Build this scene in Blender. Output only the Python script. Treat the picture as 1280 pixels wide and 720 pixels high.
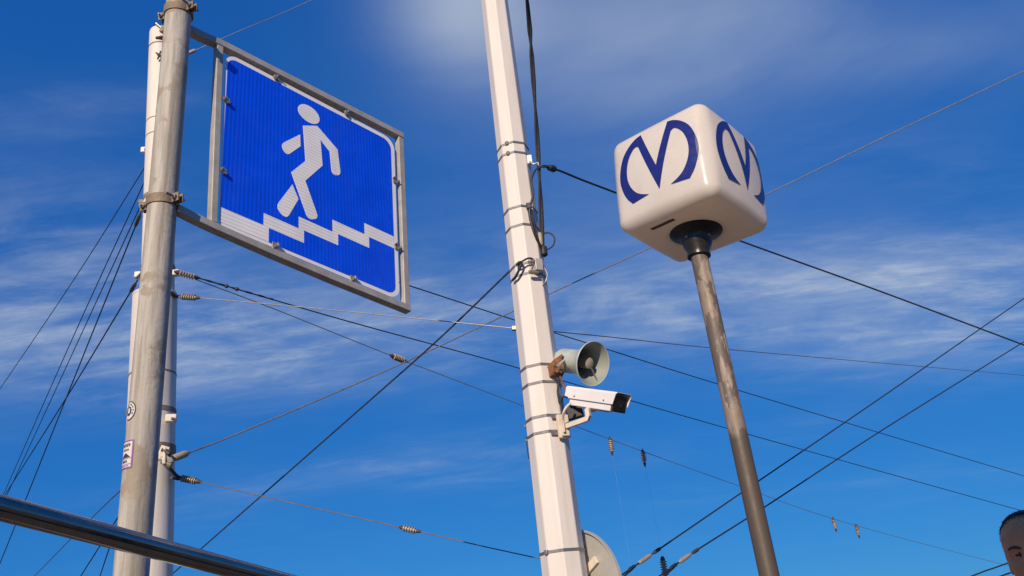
import bpy, bmesh, math, random
import numpy as np
from mathutils import Vector, Matrix
random.seed(7)
sc = bpy.context.scene
for o in list(bpy.data.objects):
    bpy.data.objects.remove(o)

# ------------------------------------------------------------------ camera
FPX = 1010.0                                   # focal length in photo pixels (1280 wide)
PITCH, ROLL = math.radians(23.945), math.radians(6.4376)
EYE = Vector((0, 0, 1.5))
_F = Vector((0, math.cos(PITCH), math.sin(PITCH)))
_R0, _U0 = Vector((1, 0, 0)), Vector((0, -math.sin(PITCH), math.cos(PITCH)))
_R = _R0*math.cos(ROLL) - _U0*math.sin(ROLL)
_U = _R0*math.sin(ROLL) + _U0*math.cos(ROLL)
cam = bpy.data.cameras.new('camera'); cam_o = bpy.data.objects.new('camera', cam)
sc.collection.objects.link(cam_o); sc.camera = cam_o
cam.sensor_width = 36; cam.lens = 36*FPX/1280; cam.clip_start = .05; cam.clip_end = 3000
cam_o.matrix_world = Matrix((( _R.x, _U.x, -_F.x, EYE.x), (_R.y, _U.y, -_F.y, EYE.y),
                             (_R.z, _U.z, -_F.z, EYE.z), (0, 0, 0, 1)))

def ray(x, y): return _F + _R*((x-640)/FPX) + _U*((360-y)/FPX)
def at(x, y, Y):
    """survey point: the place at ground distance Y (metres ahead) seen in that direction"""
    r = ray(x, y); return EYE + r*(Y/r.y)

# ------------------------------------------------------------------ light
SUN_AZ, SUN_EL = math.radians(15), math.radians(24)   # azimuth: left of straight behind the camera
sun_dir = Vector((-math.sin(SUN_AZ)*math.cos(SUN_EL), -math.cos(SUN_AZ)*math.cos(SUN_EL), math.sin(SUN_EL)))
sl = bpy.data.lights.new('sun', 'SUN'); sl.energy = 4.5; sl.angle = math.radians(.53); sl.color = (1, .835, .645)
so = bpy.data.objects.new('sun', sl); sc.collection.objects.link(so)
so.rotation_euler = sun_dir.to_track_quat('Z', 'Y').to_euler(); so.location = (0, -5, 20)

world = bpy.data.worlds.new('World'); sc.world = world; world.use_nodes = True
NT = world.node_tree; NT.nodes.clear()
def wn(t, **k):
    n = NT.nodes.new(t)
    for a, b in k.items(): setattr(n, a, b)
    return n
def wmath(op, a, b=None, c=None, clamp=False):
    n = wn('ShaderNodeMath', operation=op, use_clamp=clamp)
    for i, v in enumerate((a, b, c)):
        if v is None: continue
        if isinstance(v, (int, float)): n.inputs[i].default_value = v
        else: NT.links.new(v, n.inputs[i])
    return n.outputs[0]
sky = wn('ShaderNodeTexSky', sky_type='NISHITA'); sky.sun_disc = False
sky.sun_elevation = SUN_EL
sky.sun_rotation = math.atan2(sun_dir.x, sun_dir.y)
sky.altitude = 0; sky.air_density = .7; sky.dust_density = 0; sky.ozone_density = 10.0
# the deep even blue of the photograph: one tone curve per channel over the whole sky
sp0 = wn('ShaderNodeSeparateColor'); NT.links.new(sky.outputs[0], sp0.inputs[0]); cc0 = wn('ShaderNodeCombineColor')
for i_, (e_, k_) in enumerate(((.66, .118), (.465, .342), (.31, .615))):
    NT.links.new(wmath('MULTIPLY', wmath('POWER', wmath('MULTIPLY', sp0.outputs[i_], .1), e_), k_*10), cc0.inputs[i_])
hs = cc0
# thin cirrus: noise on a flat layer above the place
tc = wn('ShaderNodeTexCoord'); sp = wn('ShaderNodeSeparateXYZ'); NT.links.new(tc.outputs['Generated'], sp.inputs[0])
zz = wmath('ADD', wmath('MAXIMUM', sp.outputs[2], 0.0), .12)
cx, cy = wmath('DIVIDE', sp.outputs[0], zz), wmath('DIVIDE', sp.outputs[1], zz)
cb = wn('ShaderNodeCombineXYZ'); NT.links.new(cx, cb.inputs[0]); NT.links.new(cy, cb.inputs[1])
def wnoise(scale, sx, sy, rot, off, detail=6, rough=.6, dist=0.):
    mp = wn('ShaderNodeMapping'); mp.inputs['Rotation'].default_value = (0, 0, rot)
    mp.inputs['Scale'].default_value = (sx, sy, 1); mp.inputs['Location'].default_value = off
    NT.links.new(cb.outputs[0], mp.inputs[0])
    n = wn('ShaderNodeTexNoise'); n.inputs['Scale'].default_value = scale
    n.inputs['Detail'].default_value = detail; n.inputs['Roughness'].default_value = rough; n.inputs['Distortion'].default_value = dist
    NT.links.new(mp.outputs[0], n.inputs['Vector']); return n.outputs[0]
def wramp(v, lo, hi, tlo=0., thi=1.):
    n = wn('ShaderNodeMapRange', interpolation_type='SMOOTHSTEP'); NT.links.new(v, n.inputs[0])
    for i, q in enumerate((lo, hi, tlo, thi)): n.inputs[i+1].default_value = q
    return n.outputs[0]
def bank(x, y, rx, ry, rot=0.):
    """a soft bank of cirrus round one place of the cloud layer"""
    r = ray(x, y).normalized(); k = r.z + .12
    ux, uy = r.x/k, r.y/k
    dx, dy = wmath('SUBTRACT', cx, ux), wmath('SUBTRACT', cy, uy)
    c, s = math.cos(rot), math.sin(rot)
    a = wmath('ADD', wmath('MULTIPLY', dx, c/rx), wmath('MULTIPLY', dy, s/rx))
    b = wmath('ADD', wmath('MULTIPLY', dx, -s/ry), wmath('MULTIPLY', dy, c/ry))
    d2 = wmath('ADD', wmath('MULTIPLY', a, a), wmath('MULTIPLY', b, b))
    return wmath('POWER', 2.718, wmath('MULTIPLY', d2, -1.0))
broad = wramp(wnoise(1.1, 1, 1.3, .3, (3.1, 1.7, 0), 3, .5), .42, .75)
w1 = wramp(wnoise(2.4, .9, 1.7, -.35, (.4, 5.2, 2.), 10, .64, .5), .40, .78)
w2 = wramp(wnoise(4.2, .6, 2.0, .8, (2.4, 1.2, 5.), 10, .66, .35), .42, .80)
fib = wramp(wnoise(8., .5, 2.2, -.3, (6.4, 3.2, 1.), 8, .68, .3), .30, .72)
wisp = wmath('MULTIPLY', wmath('ADD', wmath('MULTIPLY', w1, .75), wmath('MULTIPLY', w2, .55)), wmath('MULTIPLY_ADD', fib, .65, .55))
veil = wramp(wnoise(1.5, 1, 1.5, .15, (7.3, 2.2, 1.), 5, .55, .5), .28, .70)
def gather(lst):
    acc = None
    for args, w in lst:
        b = wmath('MULTIPLY', bank(*args), w); acc = b if acc is None else wmath('ADD', acc, b)
    return acc
banks = gather((((70, 400, .40, .34), .78), ((130, 320, .16, .2), .35), ((330, 440, .40, .26), .62), ((560, 400, .35, .30), .45),
                ((980, 380, .55, .30), .55), ((1230, 390, .45, .36), .85), ((480, 585, .50, .14), .40), ((600, 600, .3, .12), .25), ((90, 140, .22, .05), .2), ((800, 370, .3, .2), .3)))
soft = gather((((575, -10, .10, .16), .50), ((720, 40, .22, .16), .24), ((820, 110, .18, .12), .20), ((800, 230, .42, .40), .09), ((1120, 60, .26, .10), .26), ((900, 20, .2, .1), .2), ((1040, 410, .5, .26), .22), ((400, 420, .6, .3), .10)))
tex = wmath('ADD', wmath('MULTIPLY', wisp, .85), wmath('MULTIPLY', veil, .22))
dens = wmath('MULTIPLY', wmath('ADD', banks, wmath('MULTIPLY', broad, .10)), tex)
dens = wmath('ADD', dens, wmath('MULTIPLY', soft, wmath('MULTIPLY_ADD', veil, .75, .42)))
dens = wmath('MULTIPLY', dens, wramp(sp.outputs[2], .03, .14), None, True)
dens = wmath('MULTIPLY', dens, 1.02, None, True)
mx = wn('ShaderNodeMix', data_type='RGBA')
NT.links.new(dens, mx.inputs['Factor']); NT.links.new(hs.outputs[0], mx.inputs[6]); mx.inputs[7].default_value = (4.7, 5.4, 6.3, 1)
bg = wn('ShaderNodeBackground'); bg.inputs[1].default_value = .10
NT.links.new(mx.outputs[2], bg.inputs[0])
wo = wn('ShaderNodeOutputWorld'); NT.links.new(bg.outputs[0], wo.inputs[0])

sc.view_settings.view_transform = 'Standard'; sc.view_settings.look = 'None'
sc.view_settings.exposure = 0.08; sc.view_settings.gamma = 1; sc.view_settings.use_curve_mapping = False
sc.render.resolution_x, sc.render.resolution_y = 1024, 576

# ------------------------------------------------------------------ materials
def mat(name, col, rough=.6, metal=0., col2=None, nscale=8., stretch=(1, 1, 1), amount=1., lo=.35, hi=.7, bump=0., bscale=40., coat=0., spec=None,
        rust=None, rscale=6., rlo=.62, rhi=.72, streak=None):
    m = bpy.data.materials.new(name); m.use_nodes = True
    t = m.node_tree; p = t.nodes['Principled BSDF']
    p.inputs['Roughness'].default_value = rough; p.inputs['Metallic'].default_value = metal
    p.inputs['Coat Weight'].default_value = coat
    if spec is not None: p.inputs['Specular IOR Level'].default_value = spec
    co = t.nodes.new('ShaderNodeTexCoord')
    def noise(scale, st, detail=6, off=(0, 0, 0)):
        mp = t.nodes.new('ShaderNodeMapping'); mp.inputs['Scale'].default_value = st; mp.inputs['Location'].default_value = off
        t.links.new(co.outputs['Object'], mp.inputs[0])
        n = t.nodes.new('ShaderNodeTexNoise'); n.inputs['Scale'].default_value = scale; n.inputs['Detail'].default_value = detail
        n.inputs['Roughness'].default_value = .62
        t.links.new(mp.outputs[0], n.inputs['Vector']); return n.outputs[0]
    def rng(v, a, b, c=0., d=1.):
        n = t.nodes.new('ShaderNodeMapRange'); t.links.new(v, n.inputs[0])
        for i, q in enumerate((a, b, c, d)): n.inputs[i+1].default_value = q
        return n.outputs[0]
    def mix(fac, a, b):
        n = t.nodes.new('ShaderNodeMix'); n.data_type = 'RGBA'; t.links.new(fac, n.inputs[0])
        for sck, v in ((n.inputs[6], a), (n.inputs[7], b)):
            if isinstance(v, tuple): sck.default_value = (*v, 1)
            else: t.links.new(v, sck)
        return n.outputs[2]
    cur = tuple(col)
    if col2: cur = mix(rng(noise(nscale, stretch), lo, hi, 0, amount), tuple(col), tuple(col2))
    if streak: cur = mix(rng(noise(streak[1], streak[2], 5, (2, 5, 1)), streak[3], streak[4], 0, streak[5]), cur, tuple(streak[0]))
    if rust: cur = mix(rng(noise(rscale, (1, 1, 1), 8, (4, 1, 7)), rlo, rhi), cur, tuple(rust))
    if isinstance(cur, tuple): p.inputs['Base Color'].default_value = (*cur, 1)
    else: t.links.new(cur, p.inputs['Base Color'])
    t.links.new(rng(noise(nscale*2.3, stretch, 4, (9, 2, 2)), .3, .7, max(.03, rough-.1), min(1, rough+.1)), p.inputs['Roughness'])
    if bump:
        b = t.nodes.new('ShaderNodeBump'); b.inputs['Strength'].default_value = bump; b.inputs['Distance'].default_value = .004
        t.links.new(noise(bscale, (1, 1, 1), 4), b.inputs['Height']); t.links.new(b.outputs[0], p.inputs['Normal'])
    return m
M = {}
M['ground'] = mat('paving', (.13, .11, .088), .85, col2=(.09, .078, .064), nscale=.8, bump=.3, bscale=30)
M['galv'] = mat('weathered_grey_paint', (.46, .425, .37), .68, 0, (.33, .30, .255), 24, (1, 1, .07), 1, .45, .56, .45, 60,
                streak=((.22, .19, .15), 34, (1, 1, .045), .55, .64, .7), rust=(.30, .25, .19), rscale=6, rlo=.56, rhi=.60)
M['frame'] = mat('dull_frame_paint', (.44, .41, .36), .55, .15, (.33, .30, .265), 14, bump=.2, bscale=80, rust=(.24, .15, .09), rscale=17, rlo=.66, rhi=.78)
M['clamp'] = mat('rusty_clamp', (.21, .155, .105), .7, .3, (.30, .24, .18), 25, bump=.4, bscale=120)
M['bolt'] = mat('zinc_bolt', (.42, .39, .35), .45, .6, (.24, .20, .16), 60)
M['white_pole'] = mat('white_pole_paint', (.695, .64, .59), .5, 0, (.63, .57, .52), 9, (1, 1, .12), 1, .4, .7, .08, 50,
                      streak=((.52, .45, .37), 22, (1, 1, .03), .58, .78, .45), rust=(.40, .24, .14), rscale=16, rlo=.71, rhi=.77)
M['old_white'] = mat('old_white_paint', (.72, .66, .59), .55, 0, (.62, .56, .49), 10, (1, 1, .12), 1, .4, .7, .12, 50,
                     streak=((.48, .41, .33), 20, (1, 1, .04), .56, .76, .6), rust=(.33, .20, .12), rscale=9, rlo=.74, rhi=.80)
M['band'] = mat('steel_band', (.27, .25, .24), .36, .55, (.20, .185, .175), 30)
M['alu'] = mat('sheet_metal', (.52, .50, .46), .5, .3, (.45, .43, .39), 9, bump=.1)
M['black'] = mat('black_rubber', (.015, .015, .018), .55, 0, (.03, .03, .035), 40)
M['cable'] = mat('dark_cable', (.018, .02, .03), .6)
M['wire_grey'] = mat('steel_wire', (.30, .285, .27), .5, .5, (.2, .18, .16), 30)
M['wire_brown'] = mat('dull_wire', (.12, .095, .085), .6, .3)
M['insul'] = mat('insulator_ceramic', (.40, .33, .25), .4, 0, (.24, .18, .13), 60)
M['insul_dark'] = mat('insulator_fitting', (.06, .05, .045), .6, .2)
M['wood'] = mat('wedge_grip', (.42, .33, .24), .6, .1, (.28, .21, .15), 30)
M['plastic'] = mat('white_lightbox_plastic', (.90, .85, .79), .22, 0, (.84, .785, .715), 5, amount=1, coat=.35, bump=.03, bscale=12,
                   streak=((.56, .47, .37), 8, (1, 1, .45), .58, .82, .42))
# acrylic lets light through: the hollow box glows where the sun strikes its other sides
t = M['plastic'].node_tree; p = t.nodes['Principled BSDF']; tr = t.nodes.new('ShaderNodeBsdfTranslucent'); tr.inputs[0].default_value = (.95, .77, .57, 1)
ms = t.nodes.new('ShaderNodeMixShader'); ms.inputs[0].default_value = .38
t.links.new(p.outputs[0], ms.inputs[1]); t.links.new(tr.outputs[0], ms.inputs[2]); t.links.new(ms.outputs[0], t.nodes['Material Output'].inputs[0])
M['navy'] = mat('navy_vinyl', (.012, .018, .150), .35, 0, (.014, .021, .175), 12, coat=.2)
M['flange'] = mat('black_flange', (.018, .016, .016), .42, .2, (.035, .03, .028), 25)
M['collar'] = mat('dark_collar', (.075, .065, .058), .35, .7, (.04, .035, .032), 20)
M['slot'] = mat('brown_slot', (.10, .065, .045), .6, 0, (.2, .14, .1), 60)
M['horn'] = mat('horn_paint', (.46, .50, .45), .42, .1, (.40, .43, .385), 12, coat=.1, rust=(.28, .2, .13), rscale=20, rlo=.74, rhi=.82)
M['horn_in'] = mat('horn_inside_shade', (.30, .32, .285), .5, 0, (.26, .28, .25), 12, spec=.15)  # same paint as the horn, darkened to deepen the shade inside the bell
M['plug'] = mat('horn_plug', (.40, .33, .24), .5, 0, (.30, .24, .17), 40)
M['rust'] = mat('rusty_bracket', (.36, .15, .055), .8, .2, (.13, .055, .028), 28, bump=.5, bscale=110)
M['cctv'] = mat('camera_housing', (.80, .76, .745), .35, 0, (.74, .70, .68), 8, coat=.2)
M['glass'] = mat('camera_glass', (.012, .010, .010), .12, 0, coat=.5)
M['arm'] = mat('bracket_paint', (.70, .61, .50), .5, 0, (.60, .50, .38), 14, rust=(.36, .22, .12), rscale=22, rlo=.68, rhi=.8)
M['chrome'] = mat('stainless', (.30, .28, .26), .17, 1.0, (.23, .21, .19), 9, bump=.04, bscale=25)
M['skin'] = mat('skin', (.92, .33, .12), .6, 0, (.80, .25, .085), 18, bump=.12, bscale=120)
M['hair'] = mat('hair', (.028, .022, .02), .7, 0, (.06, .05, .045), 90, bump=.6, bscale=220)
M['eye'] = mat('eye_white', (.42, .36, .33), .25)
M['iris'] = mat('iris', (.03, .02, .015), .15)
M['jacket'] = mat('jacket_cloth', (.03, .034, .045), .85, 0, (.045, .05, .06), 12, bump=.3, bscale=90)
M['trousers'] = mat('trouser_cloth', (.045, .05, .065), .9, 0, (.03, .034, .045), 12)
M['shoe'] = mat('shoe_leather', (.02, .018, .016), .4)
M['ink'] = mat('sticker_ink', (.035, .03, .035), .6)
M['paper'] = mat('sticker_paper', (.66, .62, .58), .6, 0, (.55, .50, .46), 60)
M['purple'] = mat('sticker_purple', (.22, .06, .30), .6)

def stripe_mat(name, col, col2, axis, scale, dirt, rough=.35):
    """reflective sheeting: fine moulded ribs"""
    m = mat(name, col, rough, 0, col2, 6, coat=.25, streak=(dirt, 7, (1, 1, .3), .55, .80, .4))
    t = m.node_tree; p = t.nodes['Principled BSDF']
    co = t.nodes.new('ShaderNodeTexCoord'); w = t.nodes.new('ShaderNodeTexWave'); w.bands_direction = axis
    w.inputs['Scale'].default_value = scale; w.inputs['Distortion'].default_value = .6; w.inputs['Detail'].default_value = 1
    t.links.new(co.outputs['Object'], w.inputs['Vector'])
    b = t.nodes.new('ShaderNodeBump'); b.inputs['Strength'].default_value = .22; b.inputs['Distance'].default_value = .003
    t.links.new(w.outputs['Fac'], b.inputs['Height'])
    nb = t.nodes.new('ShaderNodeTexNoise'); nb.inputs['Scale'].default_value = 3.2; t.links.new(co.outputs['Object'], nb.inputs['Vector'])
    b2 = t.nodes.new('ShaderNodeBump'); b2.inputs['Strength'].default_value = .35; b2.inputs['Distance'].default_value = .03     # the sheet is slightly buckled
    t.links.new(nb.outputs[0], b2.inputs['Height']); t.links.new(b.outputs[0], b2.inputs['Normal']); t.links.new(b2.outputs[0], p.inputs['Normal'])
    # the ribs hold a little more dirt in their grooves
    src = p.inputs['Base Color'].links[0].from_socket
    mr = t.nodes.new('ShaderNodeMapRange'); mr.inputs[3].default_value = .86; mr.inputs[4].default_value = 1.
    t.links.new(w.outputs['Fac'], mr.inputs[0])
    mm = t.nodes.new('ShaderNodeMix'); mm.data_type = 'RGBA'; mm.blend_type = 'MULTIPLY'; mm.inputs[0].default_value = 1
    t.links.new(src, mm.inputs[6]); t.links.new(mr.outputs[0], mm.inputs[7]); t.links.new(mm.outputs[2], p.inputs['Base Color'])
    return m
M['sign_blue'] = stripe_mat('blue_sheeting', (.001, .085, .95), (.001, .068, .80), 'X', 17, (.03, .085, .55))
M['sign_white'] = stripe_mat('white_sheeting', (.93, .90, .86), (.89, .85, .80), 'Z', 19, (.62, .56, .48))
M['sign_border'] = mat('white_border', (.86, .84, .82), .4, 0, (.8, .77, .74), 10)

# ------------------------------------------------------------------ helpers
COL = sc.collection
def frame_of(d):
    d = Vector(d).normalized(); a = Vector((0, 0, 1)) if abs(d.z) < .9 else Vector((1, 0, 0))
    u = a.cross(d).normalized(); return u, d.cross(u)
class MB:
    def __init__(s): s.v, s.f = [], []
    def box(s, c, size, rot=None, taper=None):
        n = len(s.v); c = Vector(c)
        for k in (-1, 1):
            for (i, j) in ((-1, -1), (1, -1), (1, 1), (-1, 1)):
                q = Vector((i*size[0]/2, j*size[1]/2, k*size[2]/2))
                if taper and k > 0: q.x *= taper[0]; q.y *= taper[1]
                if rot: q = rot @ q
                s.v.append(c+q)
        s.f += [[n+3, n+2, n+1, n], [n+4, n+5, n+6, n+7], [n, n+1, n+5, n+4], [n+1, n+2, n+6, n+5], [n+2, n+3, n+7, n+6], [n+3, n, n+4, n+7]]
        return s
    def tube(s, pts, r, n=8, caps=True, twist=0.):
        pts = [Vector(p) for p in pts]; base = len(s.v); u = None
        for i, p in enumerate(pts):
            d = (pts[min(i+1, len(pts)-1)] - pts[max(i-1, 0)]).normalized()
            if u is None: u, _ = frame_of(d)
            u = (u - d*u.dot(d)).normalized(); w = d.cross(u)
            rr = r[i] if isinstance(r, (list, tuple)) else r
            for k in range(n):
                a = 2*math.pi*k/n + twist
                s.v.append(p + (u*math.cos(a) + w*math.sin(a))*rr)
        for i in range(len(pts)-1):
            for k in range(n):
                a, b = base+i*n+k, base+i*n+(k+1) % n
                s.f.append([a, b, b+n, a+n])
        if caps:
            s.f.append([base+k for k in range(n)][::-1]); s.f.append([base+(len(pts)-1)*n+k for k in range(n)])
        return s
    def lathe(s, prof, o, d, n=24):
        """prof: (distance along d, radius)"""
        d = Vector(d).normalized(); u, w = frame_of(d); o = Vector(o); base = len(s.v)
        for (t, r) in prof:
            for k in range(n):
                a = 2*math.pi*k/n; s.v.append(o + d*t + (u*math.cos(a)+w*math.sin(a))*max(r, 1e-5))
        for i in range(len(prof)-1):
            for k in range(n):
                a, b = base+i*n+k, base+i*n+(k+1) % n
                s.f.append([a, b, b+n, a+n])
        return s
    def prism(s, poly, fn, d0, d1):
        """poly in 2D; fn(u, v, d) -> point"""
        n = len(s.v); k = len(poly)
        for d in (d0, d1):
            for (a, b) in poly: s.v.append(Vector(fn(a, b, d)))
        s.f.append([n+i for i in range(k)]); s.f.append([n+k+i for i in range(k)][::-1])
        for i in range(k): s.f.append([n+i, n+k+i, n+k+(i+1) % k, n+(i+1) % k])
        return s
    def build(s, name, m, parent=None, bevel=0., angle=35, smooth=True, segs=2):
        me = bpy.data.meshes.new(name); me.from_pydata([tuple(v) for v in s.v], [], s.f)
        bm = bmesh.new(); bm.from_mesh(me); bmesh.ops.recalc_face_normals(bm, faces=bm.faces)
        ng = [f for f in bm.faces if len(f.verts) > 4]
        if ng: bmesh.ops.triangulate(bm, faces=ng)
        bm.to_mesh(me); bm.free()
        if smooth: me.shade_smooth(); me.set_sharp_from_angle(angle=math.radians(angle))
        me.materials.append(M[m] if isinstance(m, str) else m)
        o = bpy.data.objects.new(name, me); COL.objects.link(o); o.parent = parent
        if bevel:
            b = o.modifiers.new('bevel', 'BEVEL'); b.width = bevel; b.segments = segs; b.limit_method = 'ANGLE'; b.angle_limit = math.radians(40)
        return o
def tag(o, label, cat, group=None):
    o['label'] = label; o['category'] = cat
    if group: o['group'] = group
    return o
def empty(name, loc, rot=None):
    o = bpy.data.objects.new(name, None); COL.objects.link(o); o.empty_display_size = .1
    if rot is not None: o.matrix_world = Matrix.Translation(loc) @ rot.to_4x4()
    else: o.location = loc
    return o
def lerp(a, b, t): return Vector(a)*(1-t) + Vector(b)*t
def spline(pts, n=10):
    """Catmull-Rom through the points"""
    P = [Vector(p) for p in pts]; P = [P[0]*2-P[1]] + P + [P[-1]*2-P[-2]]; out = []
    for i in range(1, len(P)-2):
        for k in range(n):
            t = k/n; a, b, c, d = P[i-1:i+3]
            out.append(.5*((2*b) + (c-a)*t + (2*a-5*b+4*c-d)*t*t + (3*b-a-3*c+d)*t**3))
    return out + [P[-2]]
ROD = lambda x, y, yaw: (Matrix.Rotation(math.hypot(x, y), 3, Vector((x, y, 0))) if (x or y) else Matrix.Identity(3)) @ Matrix.Rotation(yaw, 3, 'Z')

# ------------------------------------------------------------------ ground
g = MB(); R_ = 900
g.v = [Vector((-R_, -R_, 0)), Vector((R_, -R_, 0)), Vector((R_, R_, 0)), Vector((-R_, R_, 0))]; g.f = [[0, 1, 2, 3]]
go = g.build('ground', 'ground', smooth=False); go['kind'] = 'structure'

# ------------------------------------------------------------------ grey sign pole
PX, PY, PR = -1.205, 2.456, .0495
pole = empty('sign_pole', (PX, PY, 0))
pts = [(0, 0, z*.25) for z in range(0, 22)]
MB().tube(pts, PR, 40).build('shaft', 'galv', pole)
MB().lathe([(5.25, PR+.004), (5.275, PR+.004), (5.285, PR*.6), (5.287, 0)], (0, 0, 0), (0, 0, 1), 32).build('cap', 'galv', pole)
MB().lathe([(0, .13), (.012, .13), (.014, .06)], (0, 0, .001), (0, 0, 1), 24).build('base_plate', 'galv', pole)
tag(pole, 'thick weathered grey metal pole with two stickers, carrying the blue underpass sign', 'pole')

def patch(cx_ang, z, w, h, off, shape=None):
    """a curved patch on the pole: list of (angle, z) -> builder"""
    b = MB(); R2 = PR + off; nx, nz = 14, 14
    ids = {}
    for i in range(nx+1):
        for j in range(nz+1):
            u, v = -1+2*i/nx, -1+2*j/nz
            if shape == 'disc':
                uu = u*math.sqrt(1-v*v/2); vv = v*math.sqrt(1-u*u/2); u, v = uu, vv
            a = cx_ang + u*w/2/PR
            ids[i, j] = len(b.v); b.v.append(Vector((math.sin(a)*R2, -math.cos(a)*R2, z+v*h/2)))
    for i in range(nx):
        for j in range(nz):
            b.f.append([ids[i, j], ids[i+1, j], ids[i+1, j+1], ids[i, j+1]])
    return b
def pz(px_, py_):                      # height on the pole seen at that photo height
    r = ray(px_, py_); return EYE.z + r.z*(PY-PR)/r.y
za = math.radians(25.5)                # where the pole faces the camera (angle from -y towards +x)
stk = empty('round_sticker', (PX, PY, pz(168, 512)))
s1 = patch(za-math.radians(60), 0, .050, .062, .0012, 'disc').build('paper_disc', 'ink', stk)
patch(za-math.radians(60), 0, .044, .055, .0018, 'disc').build('white_ring', 'paper', s1)
patch(za-math.radians(62), -.001, .024, .031, .0024, 'disc').build('dark_centre', 'ink', s1)
for q in range(7):
    a = math.radians(-60+q*30)
    patch(za-math.radians(60)+math.sin(a)*.0165/PR, math.cos(a)*.0208, .0035, .006, .0025).build('print_mark', 'ink', s1)
patch(za-math.radians(60), 0, .009, .016, .003).build('centre_mark', 'paper', s1)
tag(stk, 'round black and white sticker, the upper one on the grey pole', 'sticker')
stk2 = empty('square_sticker', (PX, PY, pz(165, 567)))
s2 = patch(za-math.radians(58), 0, .054, .088, .0012).build('border', 'purple', stk2)
patch(za-math.radians(58), 0, .045, .079, .0018).build('paper', 'paper', s2)
for zq, hq, wq in ((.029, .011, .034), (.014, .006, .026)):
    for k in range(5):
        patch(za-math.radians(58)+(-.5+(k+.5)/5)*wq/PR, zq, wq/5*.68, hq*(1 if k % 2 else .8), .0024).build('print_mark', 'ink', s2)
tri = MB(); R3 = PR+.0024
for k in range(8):
    u = -1+2*k/7; a = za-math.radians(58)+u*.019/PR; hh = .015*(1-abs(u))
    for zq in (-.010, -.010+hh+.001): tri.v.append(Vector((math.sin(a)*R3, -math.cos(a)*R3, zq)))
for k in range(7): tri.f.append([2*k, 2*k+2, 2*k+3, 2*k+1])
tri.build('dark_wedge', 'ink', s2)
patch(za-math.radians(58), -.0125, .044, .0018, .0024).build('print_rule', 'purple', s2)
for k in range(4): patch(za-math.radians(58)+(-.012+k*.006)/PR, -.0215, .0042, .008, .0024).build('print_mark', 'ink', s2)
patch(za-math.radians(58), -.0305, .044, .0015, .0024).build('print_rule', 'purple', s2)
for k in range(6): patch(za-math.radians(58)+(-.016+k*.0058)/PR, -.0352, .0036, .004, .0024).build('print_mark', 'purple', s2)
tag(stk2, 'rectangular white sticker with purple border, below the round sticker on grey pole', 'sticker')

# ------------------------------------------------------------------ underpass sign
SC = Vector((-0.79023, 2.99478, 3.45768)); SROT = ROD(math.radians(-4.8773), math.radians(-1.4637), math.radians(52.362))
quad = [(-.47045, .43354), (.47797, .47313), (.44482, -.46683), (-.4511, -.43861)]     # the frame has sagged a little out of square
def hom(src, dst):
    A = []
    for (x, y), (u, v) in zip(src, dst):
        A.append([x, y, 1, 0, 0, 0, -u*x, -u*y, -u]); A.append([0, 0, 0, x, y, 1, -v*x, -v*y, -v])
    return np.linalg.svd(np.array(A))[2][-1].reshape(3, 3)
HS = hom([(-.45, .45), (.45, .45), (.45, -.45), (-.45, -.45)], quad)
def S(u, v, d):
    q = HS @ np.array([u, v, 1.]); return Vector((q[0]/q[2], -d, q[1]/q[2]))
sign = empty('underpass_sign', SC, SROT)
tag(sign, 'blue square pedestrian underpass sign in a grey steel frame, held off the grey pole', 'sign')
def rrect(a, b, c, d, rads, n=6):
    """corners a<c, b<d; rads: BL BR TR TL"""
    out = []
    for (x, y, r, a0) in ((a, b, rads[0], 180), (c, b, rads[1], 270), (c, d, rads[2], 0), (a, d, rads[3], 90)):
        if r <= 0: out.append((x, y)); continue
        ox, oy = x + (r if x == a else -r), y + (r if y == b else -r)
        for k in range(n+1):
            t = math.radians(a0+90*k/n); out.append((ox+r*math.cos(t), oy+r*math.sin(t)))
    return out
panel = MB().prism(rrect(-.45, -.45, .45, .45, (.0, .06, .06, .06)), S, -.003, 0).build('panel', 'sign_border', sign)
# blue field above the stairs line and below it, white stairs band and figure: laid film, each a hair proud
def film(name, poly, m, d=.0016): return MB().prism(poly, S, .0002, d).build(name, m, panel, smooth=False)
up = [(-.4485, -.362), (-.252, -.361), (-.252, -.30), (-.082, -.300), (-.082, -.239), (.09, -.240), (.09, -.176), (.262, -.176), (.262, -.115), (.427, -.115)]
lo = [(.427, -.181), (.288, -.181), (.288, -.240), (.121, -.240), (.121, -.299), (-.054, -.299), (-.054, -.364), (-.225, -.364), (-.225, -.434)]
rt = rrect(-.4400, -.43, .427, .428, (.0, .045, .045, .045))
top_arc = [p for p in rt if p[1] > 0]
bot_arc = [p for p in rt if p[1] < 0 and p[0] > 0]
film('blue_field', up + top_arc, 'sign_blue')
film('lower_blue_field', [(-.225, -.434)] + [(x, max(y, -.434)) for x, y in bot_arc] + lo[:-1], 'sign_blue')
film('stairs_band', up + lo + [(-.4485, -.434)], 'sign_white', .0010)
def rnd(poly, idx, r, n=5):
    out = []
    for i, p in enumerate(poly):
        if i not in idx: out.append(p); continue
        a, b, c = Vector(poly[i-1]), Vector(p), Vector(poly[(i+1) % len(poly)])
        p0, p1 = b+(a-b).normalized()*r, b+(c-b).normalized()*r
        for k in range(n+1):
            t = k/n; q = p0*(1-t)**2 + b*2*t*(1-t) + p1*t*t; out.append((q.x, q.y))
    return out
film('figure_head', [(-.031+.057*math.cos(t*math.pi/16), .340+.047*math.sin(t*math.pi/16)) for t in range(32)], 'sign_white', .003)
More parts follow.
